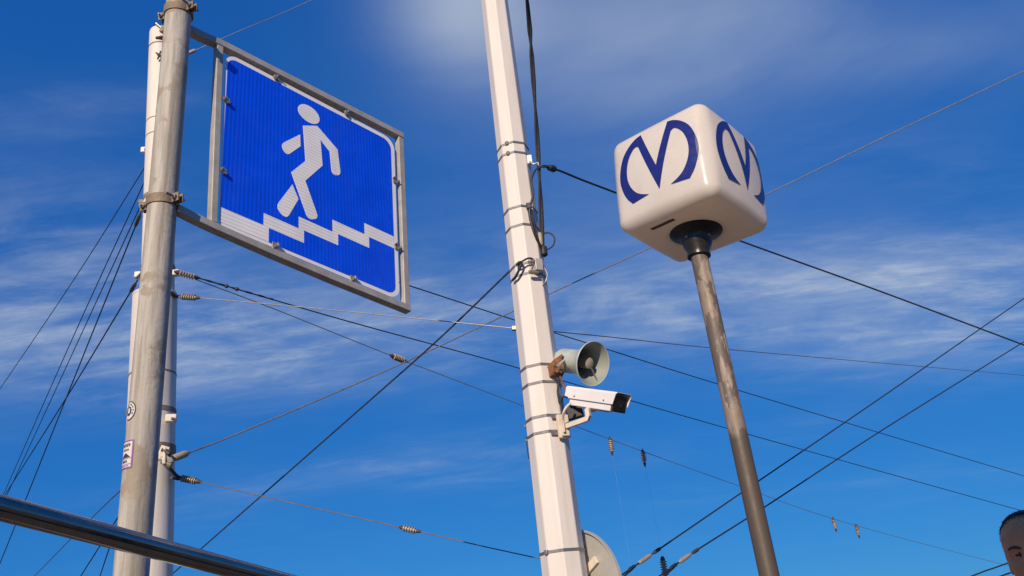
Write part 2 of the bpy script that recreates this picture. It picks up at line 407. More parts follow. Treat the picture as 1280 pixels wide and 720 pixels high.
film('figure_body', rnd([(-.061, .259), (.013, .297), (.122, .221), (.139, .083), (.091, .064), (.08, .187), (.03, .229), (.041, .09), (-.049, -.037),
                         (.020, -.206), (-.034, -.236), (-.12, -.026), (-.048, .071)], (3, 4, 9, 10), .027), 'sign_white', .003)
film('figure_arm', rnd([(-.076, .202), (-.074, .137), (-.145, .047), (-.176, .095)], (2, 3), .03), 'sign_white', .003)
film('figure_leg', rnd([(-.114, -.089), (-.083, -.151), (-.143, -.287), (-.196, -.245)], (2, 3), .036), 'sign_white', .003)
# frame bars: square tube 30 mm
def bar(a, b, name, w=.030, dep=.032, d0=-.022):
    a, b = Vector(a), Vector(b); t = (b-a).normalized(); n = Vector((-t.y, t.x))*w/2
    return MB().prism([tuple(a-n), tuple(b-n), tuple(b+n), tuple(a+n)], S, d0, d0+dep).build(name, 'frame', sign, bevel=.003)
bar((-.478, -.4545), (-.481, .4625), 'frame_upright')
bar((.487, -.462), (.487, .482), 'frame_upright')
def rail_bar(pts, name, w=.033, d0=-.0235, dep=.036):
    up_, dn_ = [], []
    P = [Vector(p) for p in pts]
    for i, p in enumerate(P):
        t = (P[min(i+1, len(P)-1)]-P[max(i-1, 0)]).normalized(); n = Vector((-t.y, t.x))*w/2
        up_.append(tuple(p+n)); dn_.append(tuple(p-n))
    b = MB(); n0 = len(P)
    for d in (d0, d0+dep):
        for q in up_: b.v.append(S(*q, d))
        for q in dn_: b.v.append(S(*q, d))
    k = 2*n0
    for i in range(n0-1):
        a = i
        b.f += [[a, a+1, a+1+n0, a+n0], [k+a, k+a+n0, k+a+1+n0, k+a+1], [a, k+a, k+a+1, a+1], [a+n0, a+n0+1, k+a+n0+1, k+a+n0]]
    b.f += [[0, n0, k+n0, k], [n0-1, k+n0-1, k+2*n0-1, 2*n0-1]]
    return b.build(name, 'frame', sign, bevel=.003)
rail_bar([(-.628, .467), (-.56, .468), (-.48, .477), (0, .488), (.503, .498)], 'frame_rail')
rail_bar([(-.635, -.458), (-.56, -.466), (-.48, -.4715), (-.2, -.479), (.1, -.481), (.503, -.477)], 'frame_rail')
# clips that hook the panel to the frame
CL = [(-.197, .452, 90), (.18, .461, 90), (.449, .202, 0), (.446, -.173, 0), (-.201, -.445, -90), (.188, -.447, -90), (-.444, .188, 180), (-.447, -.181, 180)]
proto = None
for (u, v, ang) in CL:
    a = math.radians(ang); c, s_ = math.cos(a), math.sin(a)
    def T(x, y): return (u + x*c - y*s_, v + x*s_ + y*c)
    cl = MB().prism([T(-.018, -.010), T(.030, -.010), T(.030, .010), T(-.018, .010)], S, .0035, .0075).build('panel_clip', 'bolt', sign, bevel=.001)
    MB().prism([T(.022, -.006), T(.030, -.006), T(.030, .006), T(.022, .006)], S, -.006, .0034).build('hook', 'bolt', cl)
    MB().lathe([(0, .0075), (.006, .0075), (.0062, .0042), (.014, .0042), (.0142, 0)], S(*T(.006, 0), .0076), (0, -1, 0), 6).build('nut', 'bolt', cl)
    MB().prism([T(-.020, .011), T(-.004, .011), T(.002, .020), T(-.012, .022)], S, .004, .016).build('tab', 'bolt', cl, bevel=.001)
# clamps round the pole
def pole_clamp(z, tilt):
    inv = (Matrix.Translation(SC) @ SROT.to_4x4()).inverted()
    rt_ = Matrix.Rotation(tilt, 3, 'X')
    def W(p): return inv @ (Vector((PX, PY, z)) + rt_ @ Vector(p))
    b = MB(); n = 40; h = .017
    for (r, zz_) in ((PR+.0006, -h), (PR+.0062, -h), (PR+.0062, h), (PR+.0006, h)):
        for k in range(n):
            a = 2*math.pi*k/n; b.v.append(W((math.cos(a)*r, math.sin(a)*r, zz_)))
    for i in range(4):
        for k in range(n):
            j = (i+1) % 4; b.f.append([i*n+k, i*n+(k+1) % n, j*n+(k+1) % n, j*n+k])
    cl = b.build('pole_clamp', 'clamp', sign, angle=50)
    # ears and bolt on the side of the sign and opposite
    e = math.radians(35)
    for (aa, nm) in ((math.radians(-22), 'clamp_ear'), (math.radians(165), 'clamp_ear')):
        q = Vector((math.cos(aa), math.sin(aa), 0)); p = Vector((-q.y, q.x, 0)); bb = MB()
        for off in (-.010, .010):
            m3 = Matrix((q, p, (0, 0, 1))).transposed()
            c = q*(PR+.020) + p*off
            n0 = len(bb.v); bb.box(c, (.034, .005, .032), m3)
            for i in range(n0, len(bb.v)): bb.v[i] = W(bb.v[i])
        ear = bb.build(nm, 'clamp', cl)
        b2 = MB(); c = q*(PR+.022); L0, L1 = (-.055, .03) if aa < 1 else (-.03, .03)
        b2.tube([W(c+p*L0), W(c+p*L1)], .0048, 8); b2.lathe([(0, .0095), (.008, .0095), (.0081, 0)], W(c+p*.0135), W(c+p*.1)-W(c), 6)
        b2.lathe([(0, .0095), (.008, .0095), (.0081, 0)], W(c-p*.0135), W(c-p*.1)-W(c), 6)
        b2.build('bolt', 'bolt', cl)
def zsign(u, v):
    return (SC + SROT @ S(u, v, 0)).z
pole_clamp(zsign(-.64, .467)+.022, .10); pole_clamp(zsign(-.64, -.458)+.022, .10)

# ------------------------------------------------------------------ metro lightbox on its pole
CC = Vector((1.181, 4.452, 4.0340)); CROT = ROD(math.radians(-1.263), math.radians(4.774), math.radians(-41.0935))
H, HZ, RB, BU = .342, .330, .074, .036
bx0 = CC + CROT @ Vector((0, -.015, -HZ))
metro = empty('metro_sign', (bx0.x, bx0.y, 0))
tag(metro, 'white cube lightbox with navy metro emblems on a dark steel pole', 'sign')
box = MB(); ts = [-1, -.97, -.94, -.9, -.86, -.82, -.75] + [-.6+.15*k for k in range(9)] + [.75, .82, .86, .9, .94, .97, 1]
seen = {}
def rb(p):
    h = Vector((H, H, HZ)); P = Vector((p[0]*h.x, p[1]*h.y, p[2]*h.z))
    q = Vector([max(-(h[i]-RB), min(h[i]-RB, P[i])) for i in range(3)]); d = P-q
    P = q + d.normalized()*RB if d.length > 1e-9 else P
    o = P.copy()
    for k in range(3):
        i, j = (k+1) % 3, (k+2) % 3
        b = BU if k < 2 else BU*.3
        o[k] += b*(P[k]/h[k])*(1-(P[i]/h[i])**2)*(1-(P[j]/h[j])**2)
    return o
def vid(p):
    k = tuple(round(x, 5) for x in p)
    if k not in seen: seen[k] = len(box.v); box.v.append(rb(p))
    return seen[k]
for ax in range(3):
    for sg in (-1, 1):
        for i in range(len(ts)-1):
            for j in range(len(ts)-1):
                f = []
                for (a, b) in ((i, j), (i+1, j), (i+1, j+1), (i, j+1)):
                    p = [0, 0, 0]; p[ax] = sg; p[(ax+1) % 3] = ts[a]; p[(ax+2) % 3] = ts[b]; f.append(vid(p))
                box.f.append(f)
def loc_place(o, parent):
    """part modelled in the cube's own axes"""
    o.matrix_local = Matrix.Translation(CC - Vector((bx0.x, bx0.y, 0))) @ CROT.to_4x4()
cube = box.build('lightbox', 'plastic', metro, angle=60); loc_place(cube, metro)
half = [(.098, .283), (.14, .271), (.19, .237), (.238, .18), (.268, .1), (.279, .015), (.268, -.06), (.239, -.135), (.2, -.189)]
inner = [(.125, -.156), (.166, -.124), (.201, -.068), (.219, 0), (.217, .075), (.196, .146), (.162, .193), (.138, .206), (.119, .196)]
def sm(pts): return [(p.x, p.y) for p in spline([(x, y, 0) for x, y in pts], 4)]
right = sm(half) + [(.077, -.178)] + sm([(.077, -.178)] + inner)[1:]
outline = [(0, -.006)] + right + [(0, -.176)] + [(-x, y) for x, y in right[::-1]]
def emblem(face, cx_, sx, cz, sz):
    bm = bmesh.new(); vs = [bm.verts.new((cx_+x*sx, 0, cz+(y-.047)*sz)) for x, y in outline]
    bm.faces.new(vs); bm.normal_update(); bmesh.ops.triangulate(bm, faces=bm.faces)
    for k in range(-9, 10):
        for no in ((1, 0, 0), (0, 0, 1)):
            bmesh.ops.bisect_plane(bm, geom=bm.verts[:]+bm.edges[:]+bm.faces[:], plane_co=(k*.034+.003, 0, k*.034+.003), plane_no=no)
    for v in bm.verts:
        x, z = v.co.x, v.co.z
        xc = max(-H, min(H, x)); y = H + BU*(1-(xc/H)**2)*(1-(z/HZ)**2)
        e = max(0, abs(x)-(H-RB))
        if e > 0: y -= RB - math.sqrt(max(0, RB*RB-e*e))
        v.co.y = -y - .0028
    r = bmesh.ops.extrude_face_region(bm, geom=bm.faces[:])
    for e in r['geom']:
        if isinstance(e, bmesh.types.BMVert): e.co.y -= .0012
    bmesh.ops.recalc_face_normals(bm, faces=bm.faces)
    me = bpy.data.meshes.new('emblem'); bm.to_mesh(me); bm.free()
    me.materials.append(M['navy'])
    o = bpy.data.objects.new('emblem', me); COL.objects.link(o); o.parent = cube
    o.matrix_local = Matrix.Rotation(math.radians(90*face), 4, 'Z'); return o
emblem(0, .010, 1.0, .032, .96); emblem(1, .020, 1.03, .036, .96); emblem(2, 0, 1.0, .047, .99); emblem(3, 0, 1.0, .047, .99)
def cpart(mb, name, m, **k):
    o = mb.build(name, m, metro, **k); loc_place(o, metro); return o
o = cpart(MB().box((-.075, -.238, -HZ-.002), (.165, .026, .012), Matrix.Rotation(math.radians(-2), 3, 'Z')), 'vent_slot', 'slot', bevel=.002)
fc = (.012, -.010)
fl = cpart(MB().lathe([(-.02, .160), (.010, .162), (.018, .156), (.030, .120), (.055, .092), (.062, .090), (.062, 0)], (fc[0], fc[1], -HZ+.004), (0, 0, -1), 40), 'flange', 'flange')
co_ = cpart(MB().lathe([(-.02, .098), (.03, .094), (.075, .086), (.115, .066), (.135, .064), (.137, .070), (.150, .070), (.152, .055)], (fc[0], fc[1], -HZ-.025), (0, 0, -1), 32), 'collar', 'collar')
for k in range(4):
    a = math.radians(-100+90*k); q = Vector((math.cos(a), math.sin(a), 0))
    b = MB().lathe([(0, .010), (.012, .010), (.0121, 0)], Vector((fc[0], fc[1], -HZ-.10+.035))+q*.084, q, 6).build('set_screw', 'bolt', co_)
cpart(MB().lathe([(0, .045), (.03, .045), (.05, .034), (.055, 0)], (-.06, .06, HZ+BU*.3-.004), (0, 0, 1), 20), 'top_cap', 'clamp')
m = mat('worn_brown_pole', (.25, .19, .145), .55, 0, (.12, .092, .072), 15, (1, 1, .35), 1, .48, .52, .15, 50, streak=((.36, .30, .25), 17, (1, 1, .25), .57, .60, .85), rust=(.09, .06, .045), rscale=20, rlo=.68, rhi=.76)
# lower down the pole has been repainted dark and glossy
t = m.node_tree; p = t.nodes['Principled BSDF']; co2 = t.nodes.new('ShaderNodeTexCoord'); s_ = t.nodes.new('ShaderNodeSeparateXYZ'); t.links.new(co2.outputs['Object'], s_.inputs[0])
nz = t.nodes.new('ShaderNodeTexNoise'); nz.inputs['Scale'].default_value = 6; t.links.new(co2.outputs['Object'], nz.inputs['Vector'])
ad = t.nodes.new('ShaderNodeMath'); ad.operation = 'MULTIPLY_ADD'; t.links.new(nz.outputs[0], ad.inputs[0]); ad.inputs[1].default_value = .5; t.links.new(s_.outputs[2], ad.inputs[2])
mr = t.nodes.new('ShaderNodeMapRange'); t.links.new(ad.outputs[0], mr.inputs[0]); mr.inputs[1].default_value = 2.65; mr.inputs[2].default_value = 2.8
src = p.inputs['Base Color'].links[0].from_socket
mm = t.nodes.new('ShaderNodeMix'); mm.data_type = 'RGBA'; t.links.new(mr.outputs[0], mm.inputs[0]); mm.inputs[6].default_value = (.085, .064, .046, 1); t.links.new(src, mm.inputs[7])
t.links.new(mm.outputs[2], p.inputs['Base Color'])
ztop = (CC + CROT @ Vector((fc[0], fc[1], -HZ-.17))).z
dx = (CC + CROT @ Vector((fc[0], fc[1], -HZ-.17))) - Vector((bx0.x, bx0.y, 0))
MB().tube([(0, 0, .0), (dx.x*.4, dx.y*.4, ztop*.5), (dx.x, dx.y, ztop+.05)], [.051, .051, .051], 32).build('pole_shaft', m, metro)
MB().lathe([(0, .16), (.015, .16), (.017, .06)], (0, 0, .001), (0, 0, 1), 24).build('base_plate', 'collar', metro)

# ------------------------------------------------------------------ white octagonal mast
OY = 5.0; ax_ = at(706, 720, OY); OX = ax_.x+.0008
def oct_r(z): return .1235 - (z-1.856)*(.0235)/(6.257-1.856)     # apothem-ish
mast = empty('octagonal_mast', (OX, OY, 0)); tag(mast, 'tall white octagonal mast with steel bands between the two signs', 'mast')
PH = math.radians(-20+22.5)
def oring(z, r, k):
    a = math.radians(-90) + PH + math.radians(45)*k; rr = r/math.cos(math.radians(22.5)); return Vector((math.cos(a)*rr, math.sin(a)*rr, z))
b = MB(); zs = [0, .3, 2.5, 5, 7.5, 10]
for z in zs: b.v += [oring(z, oct_r(z) if z > .2 else oct_r(z)+.0, k) for k in range(8)]
for i in range(len(zs)-1):
    for k in range(8): b.f.append([i*8+k, i*8+(k+1) % 8, (i+1)*8+(k+1) % 8, (i+1)*8+k])
b.f.append(list(range(8))[::-1]); b.f.append([len(b.v)-8+k for k in range(8)])
b.build('shaft', 'white_pole', mast, bevel=.006, segs=2)
def mz(y): # height on the mast at photo row y
    x = 618+88*y/720; r = ray(x, y); return EYE.z + r.z*(OY-.11)/r.y
def band(y, h=.011, tilt=0., th=.0022, parent=mast, m='band'):
    z = mz(y); b = MB(); n = 8
    for (dr, dz) in ((.0008, -h), (th+.0008, -h), (th+.0008, h), (.0008, h)):
        for k in range(8):
            q = oring(z+dz, oct_r(z)+dr, k); q.z += tilt*q.x; b.v.append(q)
    for i in range(4):
        for k in range(8):
            j = (i+1) % 4; b.f.append([i*8+k, i*8+(k+1) % 8, j*8+(k+1) % 8, j*8+k])
    o = b.build('steel_band', m, mast, smooth=False)
    return o
for y, t in ((178, .02), (190.5, .02), (258, 0), (281, 0), (329, 0), (342, 0), (456, 0), (478, 0), (520, 0), (540, 0), (688, 0)):
    bo = band(y, .0085 if y > 170 else .007, t)
    z = mz(y); q = (oring(z, oct_r(z)+.006, 7)+oring(z, oct_r(z)+.006, 0))*.5 if y < 400 else oring(z, oct_r(z)+.004, 7)
    if y in (178, 190.5, 688): MB().box(q, (.022, .018, .026), Matrix.Rotation(math.radians(-45), 3, 'Z')).build('buckle', 'bolt', bo, bevel=.002)
# small fixings down the mast's left edge
for y in (525, 543):
    z = mz(y); q = oring(z, oct_r(z), 6)
    MB().lathe([(0, .009), (.014, .009), (.015, 0)], q, (-1, -.2, 0), 8).build('stud', 'bolt', mast)
def mpt(x, y, Y=None): return at(x, y, Y if Y else OY) - Vector((OX, OY, 0))
z0, z1 = mz(538), mz(566)
MB().tube([oring(z0, oct_r(z0)+.004, 6), oring((z0+z1)/2, oct_r(z0)+.007, 6), oring(z1, oct_r(z1)+.004, 6)], .004, 6).build('edge_cable', 'black', mast)

# ---- horn loudspeaker
def aim(px_, py_, Y, ang, slope):
    """axis pointing towards the viewer side, right and a little down"""
    c = at(px_, py_, Y); v = (c-EYE).normalized(); s = math.radians(slope)
    r = _R*math.cos(s) - _U*math.sin(s); r = (r - v*r.dot(v)).normalized()
    a = math.radians(ang); return c, (-v*math.cos(a) + r*math.sin(a)).normalized(), v, r
hc, ha, hv, hr = aim(741.5, 454.5, OY-.22, 44, 6)
horn = empty('horn_loudspeaker', hc - ha*.30); hb = hc - ha*.30
tag(horn, 'grey-green horn loudspeaker on a rusty bracket above the security camera', 'loudspeaker')
def rel(o, base): o.parent = base; return o
L0 = Vector((0, 0, 0))
MB().lathe([(.300, .1335), (.303, .1375), (.300, .140), (.292, .1385), (.275, .127), (.25, .109), (.22, .094), (.19, .085), (.165, .080), (.15, .076)], L0, ha, 48).build('bell', 'horn', horn, angle=60)
MB().lathe([(.3025, .1372), (.299, .133), (.285, .121), (.26, .105), (.225, .090), (.18, .078), (.10, .069), (.05, .062), (.045, 0)], L0, ha, 48).build('bell_inside', 'horn_in', horn, angle=60)
MB().lathe([(.155, .070), (.152, .0775), (.03, .0785), (.012, .074), (.008, .055), (-.045, .052), (-.06, .040), (-.062, 0)], L0, ha, 32).build('driver_body', 'horn', horn)
MB().lathe([(.05, .030), (.20, .033), (.255, .036), (.268, .034), (.274, .022), (.275, 0)], L0, ha, 24).build('plug', 'plug', horn)
hu, hw = frame_of(ha)
ir = _R*math.cos(math.radians(60)) - _U*math.sin(math.radians(60))
for k in range(1):
    d0 = (ir - ha*ir.dot(ha)).normalized(); d0 = Matrix.Rotation(math.radians(120*k), 3, ha) @ d0
    MB().tube([ha*.266 + d0*.022, ha*.285 + d0*.127], .0042, 8).build('spoke', 'wire_grey', horn)
# rusty bracket: two bent straps from a foot on the mast
foot = at(686, 461, OY-.125) - hb; foot2 = at(699, 471, OY-.12) - hb
yoke = Vector((0, 0, 0)) + ha*.0
br = MB()
def strap(pts, w, t, b):
    P = [Vector(p) for p in pts]
    for i in range(len(P)-1):
        d = P[i+1]-P[i]; x = d.normalized(); y = Vector((0, 0, 1)).cross(x).normalized(); z = x.cross(y)
        b.box((P[i]+P[i+1])/2, (d.length+t, t, w), Matrix((x, y, z)).transposed())
tp = at(703, 446, OY-.20) - hb; side = at(704, 458, OY-.24) - hb
strap([foot, lerp(foot, tp, .5)+Vector((0, 0, .008)), tp], .036, .007, br); br.build('bracket_strap', 'rust', horn, bevel=.0015)
br = MB(); strap([foot+Vector((.01, 0, -.03)), at(698, 462, OY-.17)-hb, side], .030, .007, br); br.build('bracket_strap', 'rust', horn, bevel=.0015)
br = MB(); br.box(at(694, 465, OY-.115)-hb, (.07, .05, .055), Matrix.Rotation(math.radians(35), 3, 'Z')); br.build('bracket_foot', 'rust', horn, bevel=.004)
for (x, y, Y) in ((703, 447, -.235), (700, 462, -.21), (693, 466, -.18)):
    MB().lathe([(0, .011), (.012, .011), (.013, .005), (.024, .005), (.0241, 0)], at(x, y, OY+Y)-hb, (.1, -1, 0), 6).build('bolt', 'insul_dark', horn)
MB().tube(spline([at(706, 462, OY-.15)-hb, at(703, 468, OY-.14)-hb, at(699, 478, OY-.12)-hb, at(697, 489, OY-.11)-hb, at(699, 503, OY-.10)-hb], 6), .0065, 8).build('lead', 'black', horn)
MB().tube(spline([at(700, 470, OY-.15)-hb, at(704, 480, OY-.13)-hb, at(708, 490, OY-.12)-hb], 6), .007, 8).build('lead', 'rust', horn)

# ---- security camera
kc, ka, kv, kr = aim(746, 499.5, OY-.20, 48, 8)
# upright axis of the housing, rolled so that its underside shows a little
ku = (Vector((0, 0, 1)) - ka*ka.z).normalized(); ks = ka.cross(ku)         # ks: towards image left/viewer side sign checked below
KR = Matrix((ka, -ks, ku)).transposed()                                     # local x forward, y far side.. z up
KR = KR @ Matrix.Rotation(math.radians(0), 3, 'X')
cctv = empty('security_camera', kc, KR)
tag(cctv, 'white box security camera with sunshield on an arm below the horn', 'camera')
Lh, Wh, Hh = .365, .14, .130
MB().box((0, 0, -.012), (Lh*.93, Wh*.88, Hh*.72)).build('housing', 'cctv', cctv, bevel=.006)
sh = MB()      # sunshield: folded sheet, open below, raked visor
xf, xr = Lh/2+.012, -Lh/2-.02
prof = [(-Wh/2, -.018), (-Wh/2, .044), (-Wh/2+.012, .056), (Wh/2-.012, .056), (Wh/2, .044), (Wh/2, -.018)]
for x, rk in ((xr, 0), (xf, 1)):
    for off in (0, .0025):
        for (y, z) in prof:
            sh.v.append(Vector((x + rk*(z*.25), y*(1+off*18), z+off)))
n = len(prof)
for i in range(n-1):
    sh.f += [[i, i+1, 2*n+i+1, 2*n+i], [n+i, 3*n+i, 3*n+i+1, n+i+1], [i, n+i, n+i+1, i+1], [2*n+i, 2*n+i+1, 3*n+i+1, 3*n+i]]
sh.f += [[0, 2*n, 3*n, n], [n-1, 2*n-1, 4*n-1, 3*n-1]]
shield = sh.build('sunshield', 'cctv', cctv, smooth=False)
MB().box((.055, 0, .0565), (.014, Wh*.9, .003)).build('shield_seam', 'alu', shield)
ff = MB().box((Lh/2-.004, 0, -.010), (.012, Wh*.9, Hh*.74)).build('front_bezel', 'insul_dark', cctv, bevel=.003)
MB().box((Lh/2+.0035, 0, -.008), (.004, Wh*.78, Hh*.6)).build('window', 'glass', ff)
MB().lathe([(0, .022), (.004, .022), (.0041, .014), (.002, .006), (.002, 0)], (Lh/2+.006, 0, -.006), (1, 0, 0), 24).build('lens', 'flange', ff)
MB().box((-.02, 0, -.057), (.20, Wh*.6, .018)).build('mounting_rail', 'arm', cctv, bevel=.003)
MB().box((.075, 0, -.054), (.035, Wh*.7, .012)).build('rail_clamp', 'insul_dark', cctv, bevel=.003)
MB().lathe([(0, .03), (.02, .03), (.03, .022), (.031, 0)], (-Lh/2+.008, 0, -.01), (-1, 0, 0), 20).build('rear_gland', 'alu', cctv)
for xx in (-.12, .12):
    MB().lathe([(0, .006), (.003, .006), (.0031, 0)], (xx, -Wh/2-.003, .0), (0, -1, 0), 10).build('screw', 'bolt', shield)
cinv = (Matrix.Translation(kc) @ KR.to_4x4()).inverted()
def K(x, y, Y): return cinv @ at(x, y, Y)
# arm from the mast plate, out and up to the rail
pl = MB(); q0 = at(703, 534, OY-.10); base_r = Matrix.Rotation(math.radians(25), 3, 'Z')
for c_, sz_ in (((0, 0, 0), (.075, .024, .145)), ((0, -.018, -.03), (.05, .02, .07))):
    pl.box(c_, sz_)
pl.v = [cinv @ (at(704, 533, OY-.118) + base_r @ v) for v in pl.v]
pl.build('wall_plate', 'arm', cctv, bevel=.003)
arm = MB(); A0, A1, A2 = K(708, 533, OY-.14), K(736, 523, OY-.23), K(734, 511, OY-.22)
arm.tube([A0, lerp(A0, A1, .5), A1 - (A1-A0)*.06, A1 + (A2-A1)*.25, A2], [.021, .021, .021, .021, .019], 4, twist=.785)
arm.build('arm', 'arm', cctv, bevel=.004)
MB().tube([K(734, 512, OY-.22), Vector((-.01, 0, -.062))], .016, 12).build('swivel', 'arm', cctv)
MB().box(K(718, 515, OY-.075), (.10, .05, .085), KR.inverted() @ Matrix.Rotation(math.radians(-10), 3, 'Y')).build('bracket_shade_box', 'black', cctv, bevel=.006)  # black box standing in for the shaded inside of the bracket
MB().tube(spline([K(713, 504, OY-.20), K(708, 509, OY-.22), K(704.5, 516, OY-.21), K(704, 526, OY-.17), K(705.5, 540, OY-.16)], 8), .0075, 8).build('lead', 'arm', cctv)
MB().tube(spline([K(709, 497, OY-.19), K(704, 496, OY-.15), K(702, 503, OY-.11), K(703, 515, OY-.09)], 8), .0065, 8).build('lead', 'black', cctv)
for y in (520, 541):
    MB().box(K(694, y+1, OY-.125), (.052, .004, .018), (KR.inverted() @ Matrix.Rotation(math.radians(20), 3, 'Z'))).build('band_tail', 'band', cctv)

# ---- round sign seen from behind, on the far side of the mast
dc = at(728, 739, OY+.16); dv = (dc-EYE).normalized()
dn = (-dv*.63 - _R*.76 - _U*.06).normalized()
disc = empty('round_sign', dc); tag(disc, 'round grey metal traffic sign seen from behind, at the foot of the white mast', 'sign')
RD = .345
MB().lathe([(-.004, 0), (-.004, RD), (0, RD), (0, 0)], L0, dn, 64).build('sign_plate', 'alu', disc)
MB().lathe([(-.006, RD-.002), (-.006, RD+.006), (.016, RD+.006), (.016, RD-.004), (.001, RD-.006)], L0, dn, 64).build('rim', 'alu', disc)
x_ = (_R*.86 + _U*.5); x_ = (x_ - dn*x_.dot(dn)).normalized(); y_ = dn.cross(x_)
for kk in (-.06,):
    MB().box(dn*.012 - y_*kk*1.0, (.46, .045, .020), Matrix((x_, y_, dn)).transposed()).build('stiffener', 'arm', disc, bevel=.003)
strapb = MB(); strapb.tube([dn*.02 - y_*.075, Vector((OX, OY, dc.z))-dc + Vector((.05, .05, 0))], .012, 8); strapb.build('strut', 'bolt', disc)

# ---- black cable bundle and its fittings on the mast
def twin(pts, r, rad, pitch, strands=2, n=7):
    """twisted strands along a path"""
    b = MB(); P = [Vector(p) for p in pts]; acc = 0.
    cum = [0.]
    for i in range(1, len(P)): cum.append(cum[-1]+(P[i]-P[i-1]).length)
    tot = cum[-1]; N = max(8, min(1500, int(tot/pitch*6)))
    def pos(s):
        for i in range(1, len(P)):
            if s <= cum[i] or i == len(P)-1:
                t_ = (s-cum[i-1])/max(1e-6, cum[i]-cum[i-1]); return lerp(P[i-1], P[i], t_), (P[i]-P[i-1]).normalized()
    for k in range(strands):
        q = []
        for i in range(N+1):
            s = tot*i/N; p_, d_ = pos(s); u, w = frame_of(d_); a = 2*math.pi*(s/pitch + k/strands)
            q.append(p_ + (u*math.cos(a)+w*math.sin(a))*rad)
        b.tube(q, r, n)
    return b

WIRES = []
def wire(label, pts, r, m='cable', name='overhead_wire', group='overhead wires', twist=None, world=False):
    P = [Vector(p) if world else at(*p) for p in pts]
    r *= .8; o = P[0].copy()
    Q = [p-o for p in (spline(P, 14) if len(P) > 2 else [lerp(P[0], P[1], k/4) for k in range(5)])]
    root = empty(name, o)
    if twist: twin(Q, r*.62, r*.5, twist, n=6).build('conductor', m, root)
    else: MB().tube(Q, r, 7).build('conductor', m, root)
    tag(root, label, 'wire', group); root['o'] = 0
    WIRES.append(root); root_pos[root.name] = (o, Q)
    return root
root_pos = {}
def on_wire(root, x):
    """nearest point of the wire to photo column x and its direction"""
    o, Q = root_pos[root.name]
    best = None
    for i in range(len(Q)-1):
        for t_ in (0, .25, .5, .75):
            p = lerp(Q[i], Q[i+1], t_); q = p+o-EYE; z = q.dot(_F)
            if z <= .1: continue
            px_ = 640+FPX*q.dot(_R)/z
            if best is None or abs(px_-x) < best[0]: best = (abs(px_-x), p, (Q[i+1]-Q[i]).normalized())
    return best[1], best[2]
def insulator(root, x, L, r, ribs=6, m='insul', cap='insul_dark', p=None, d=None, down=False, name='insulator'):
    if p is None: p, d = on_wire(root, x)
    if down: d = Vector((0, 0, -1))
    pr = [(0, r*.45), (L*.1, r*.5)]
    for k in range(ribs):
        t0 = .12+.76*k/ribs; dt = .76/ribs
        pr += [(L*(t0+dt*.08), r*.55), (L*(t0+dt*.22), r), (L*(t0+dt*.55), r), (L*(t0+dt*.72), r*.55)]
    pr += [(L*.9, r*.5), (L, r*.4), (L*1.001, 0)]
    s = p - d*(L/2) if not down else p
    io = MB().lathe([(0, 0)]+pr, s, d, 16).build(name, m, root, angle=25)
    MB().lathe([(-L*.12, r*.3), (0, r*.62), (L*.11, r*.62), (L*.115, 0)], s, d, 10).build('end_fitting', cap, io)
    if not down: MB().lathe([(L*.89, 0), (L*.9, r*.62), (L*1.02, r*.55), (L*1.16, r*.25)], s, d, 10).build('end_fitting', cap, io)
    return io
def sleeve(root, x, L, r, m='wood', name='wedge_grip'):
    p, d = on_wire(root, x)
    return MB().lathe([(-L/2, r*.4), (-L*.42, r*.8), (-L*.3, r), (L*.25, r), (L*.4, r*.7), (L/2, r*.35)], p, d, 10).build(name, m, root)

# ------------------------------------------------------------------ stepped tram-wire pole behind the sign pole
TY = 5.6
A, B_, Ct = at(183, 720, TY), at(194, 371, TY), at(202, 40, TY); Bu = at(197, 371, TY)
foot_ = A + (A-B_)*(A.z/(B_.z-A.z))
tram = empty('stepped_pole', foot_); tag(tram, 'stepped white tubular pole behind the grey sign pole, strung with wires', 'pole')
def T_(p): return Vector(p)-foot_
MB().tube([T_(foot_), T_(A), T_(B_)], [.172, .166, .160], 32).build('lower_tube', 'old_white', tram)
lowdir = (B_-A).normalized(); updir = (Ct-Bu).normalized()
MB().lathe([(-.006, .1615), (.002, .1635), (.014, .160), (.03, .128), (.032, .11)], T_(B_), lowdir, 32).build('shoulder', 'old_white', tram)
Lu = (Ct-Bu).length
MB().lathe([(-.05, .122), (Lu*.3, .118), (Lu*.7, .109), (Lu-.03, .1015), (Lu-.012, .098), (Lu-.003, .088), (Lu, .07), (Lu+.001, 0)], T_(Bu), updir, 32).build('upper_tube', 'old_white', tram)
def tz(y, upper):                      # axis point at photo row y
    if upper: t_ = (371-y)/(371-40); p0, p1 = Bu, Ct
    else: t_ = (720-y)/(720-371); p0, p1 = A, B_
    # solve along the axis for the row
    lo_, hi_ = -.5, 1.2
    for _ in range(40):
        md = (lo_+hi_)/2; q = lerp(p0, p1, md)-EYE; yy = 360-FPX*q.dot(_U)/q.dot(_F)
        if yy > y: lo_ = md
        else: hi_ = md
    return lerp(p0, p1, lo_)
def tband(y, upper, h, th, m='clamp', name='pole_band'):
    c = tz(y, upper); d = updir if upper else lowdir
    if upper: s = (c-Bu).length/Lu; r = .122 - .0215*s
    else: s = (c-A).length/(B_-A).length; r = .166-.006*s
    return MB().lathe([(-h, r+.0005), (-h, r+th), (h, r+th), (h, r+.0005)], T_(c), d, 32).build(name, m, tram), c, r
for (y, u, h, th) in ((62, True, .006, .004), (155, True, .005, .003), (174, True, .005, .003), (250, True, .020, .006), (337, True, .02, .006),
                      (470, False, .006, .003), (517, False, .017, .005), (566, False, .035, .006)):
    tband(y, u, h, th)
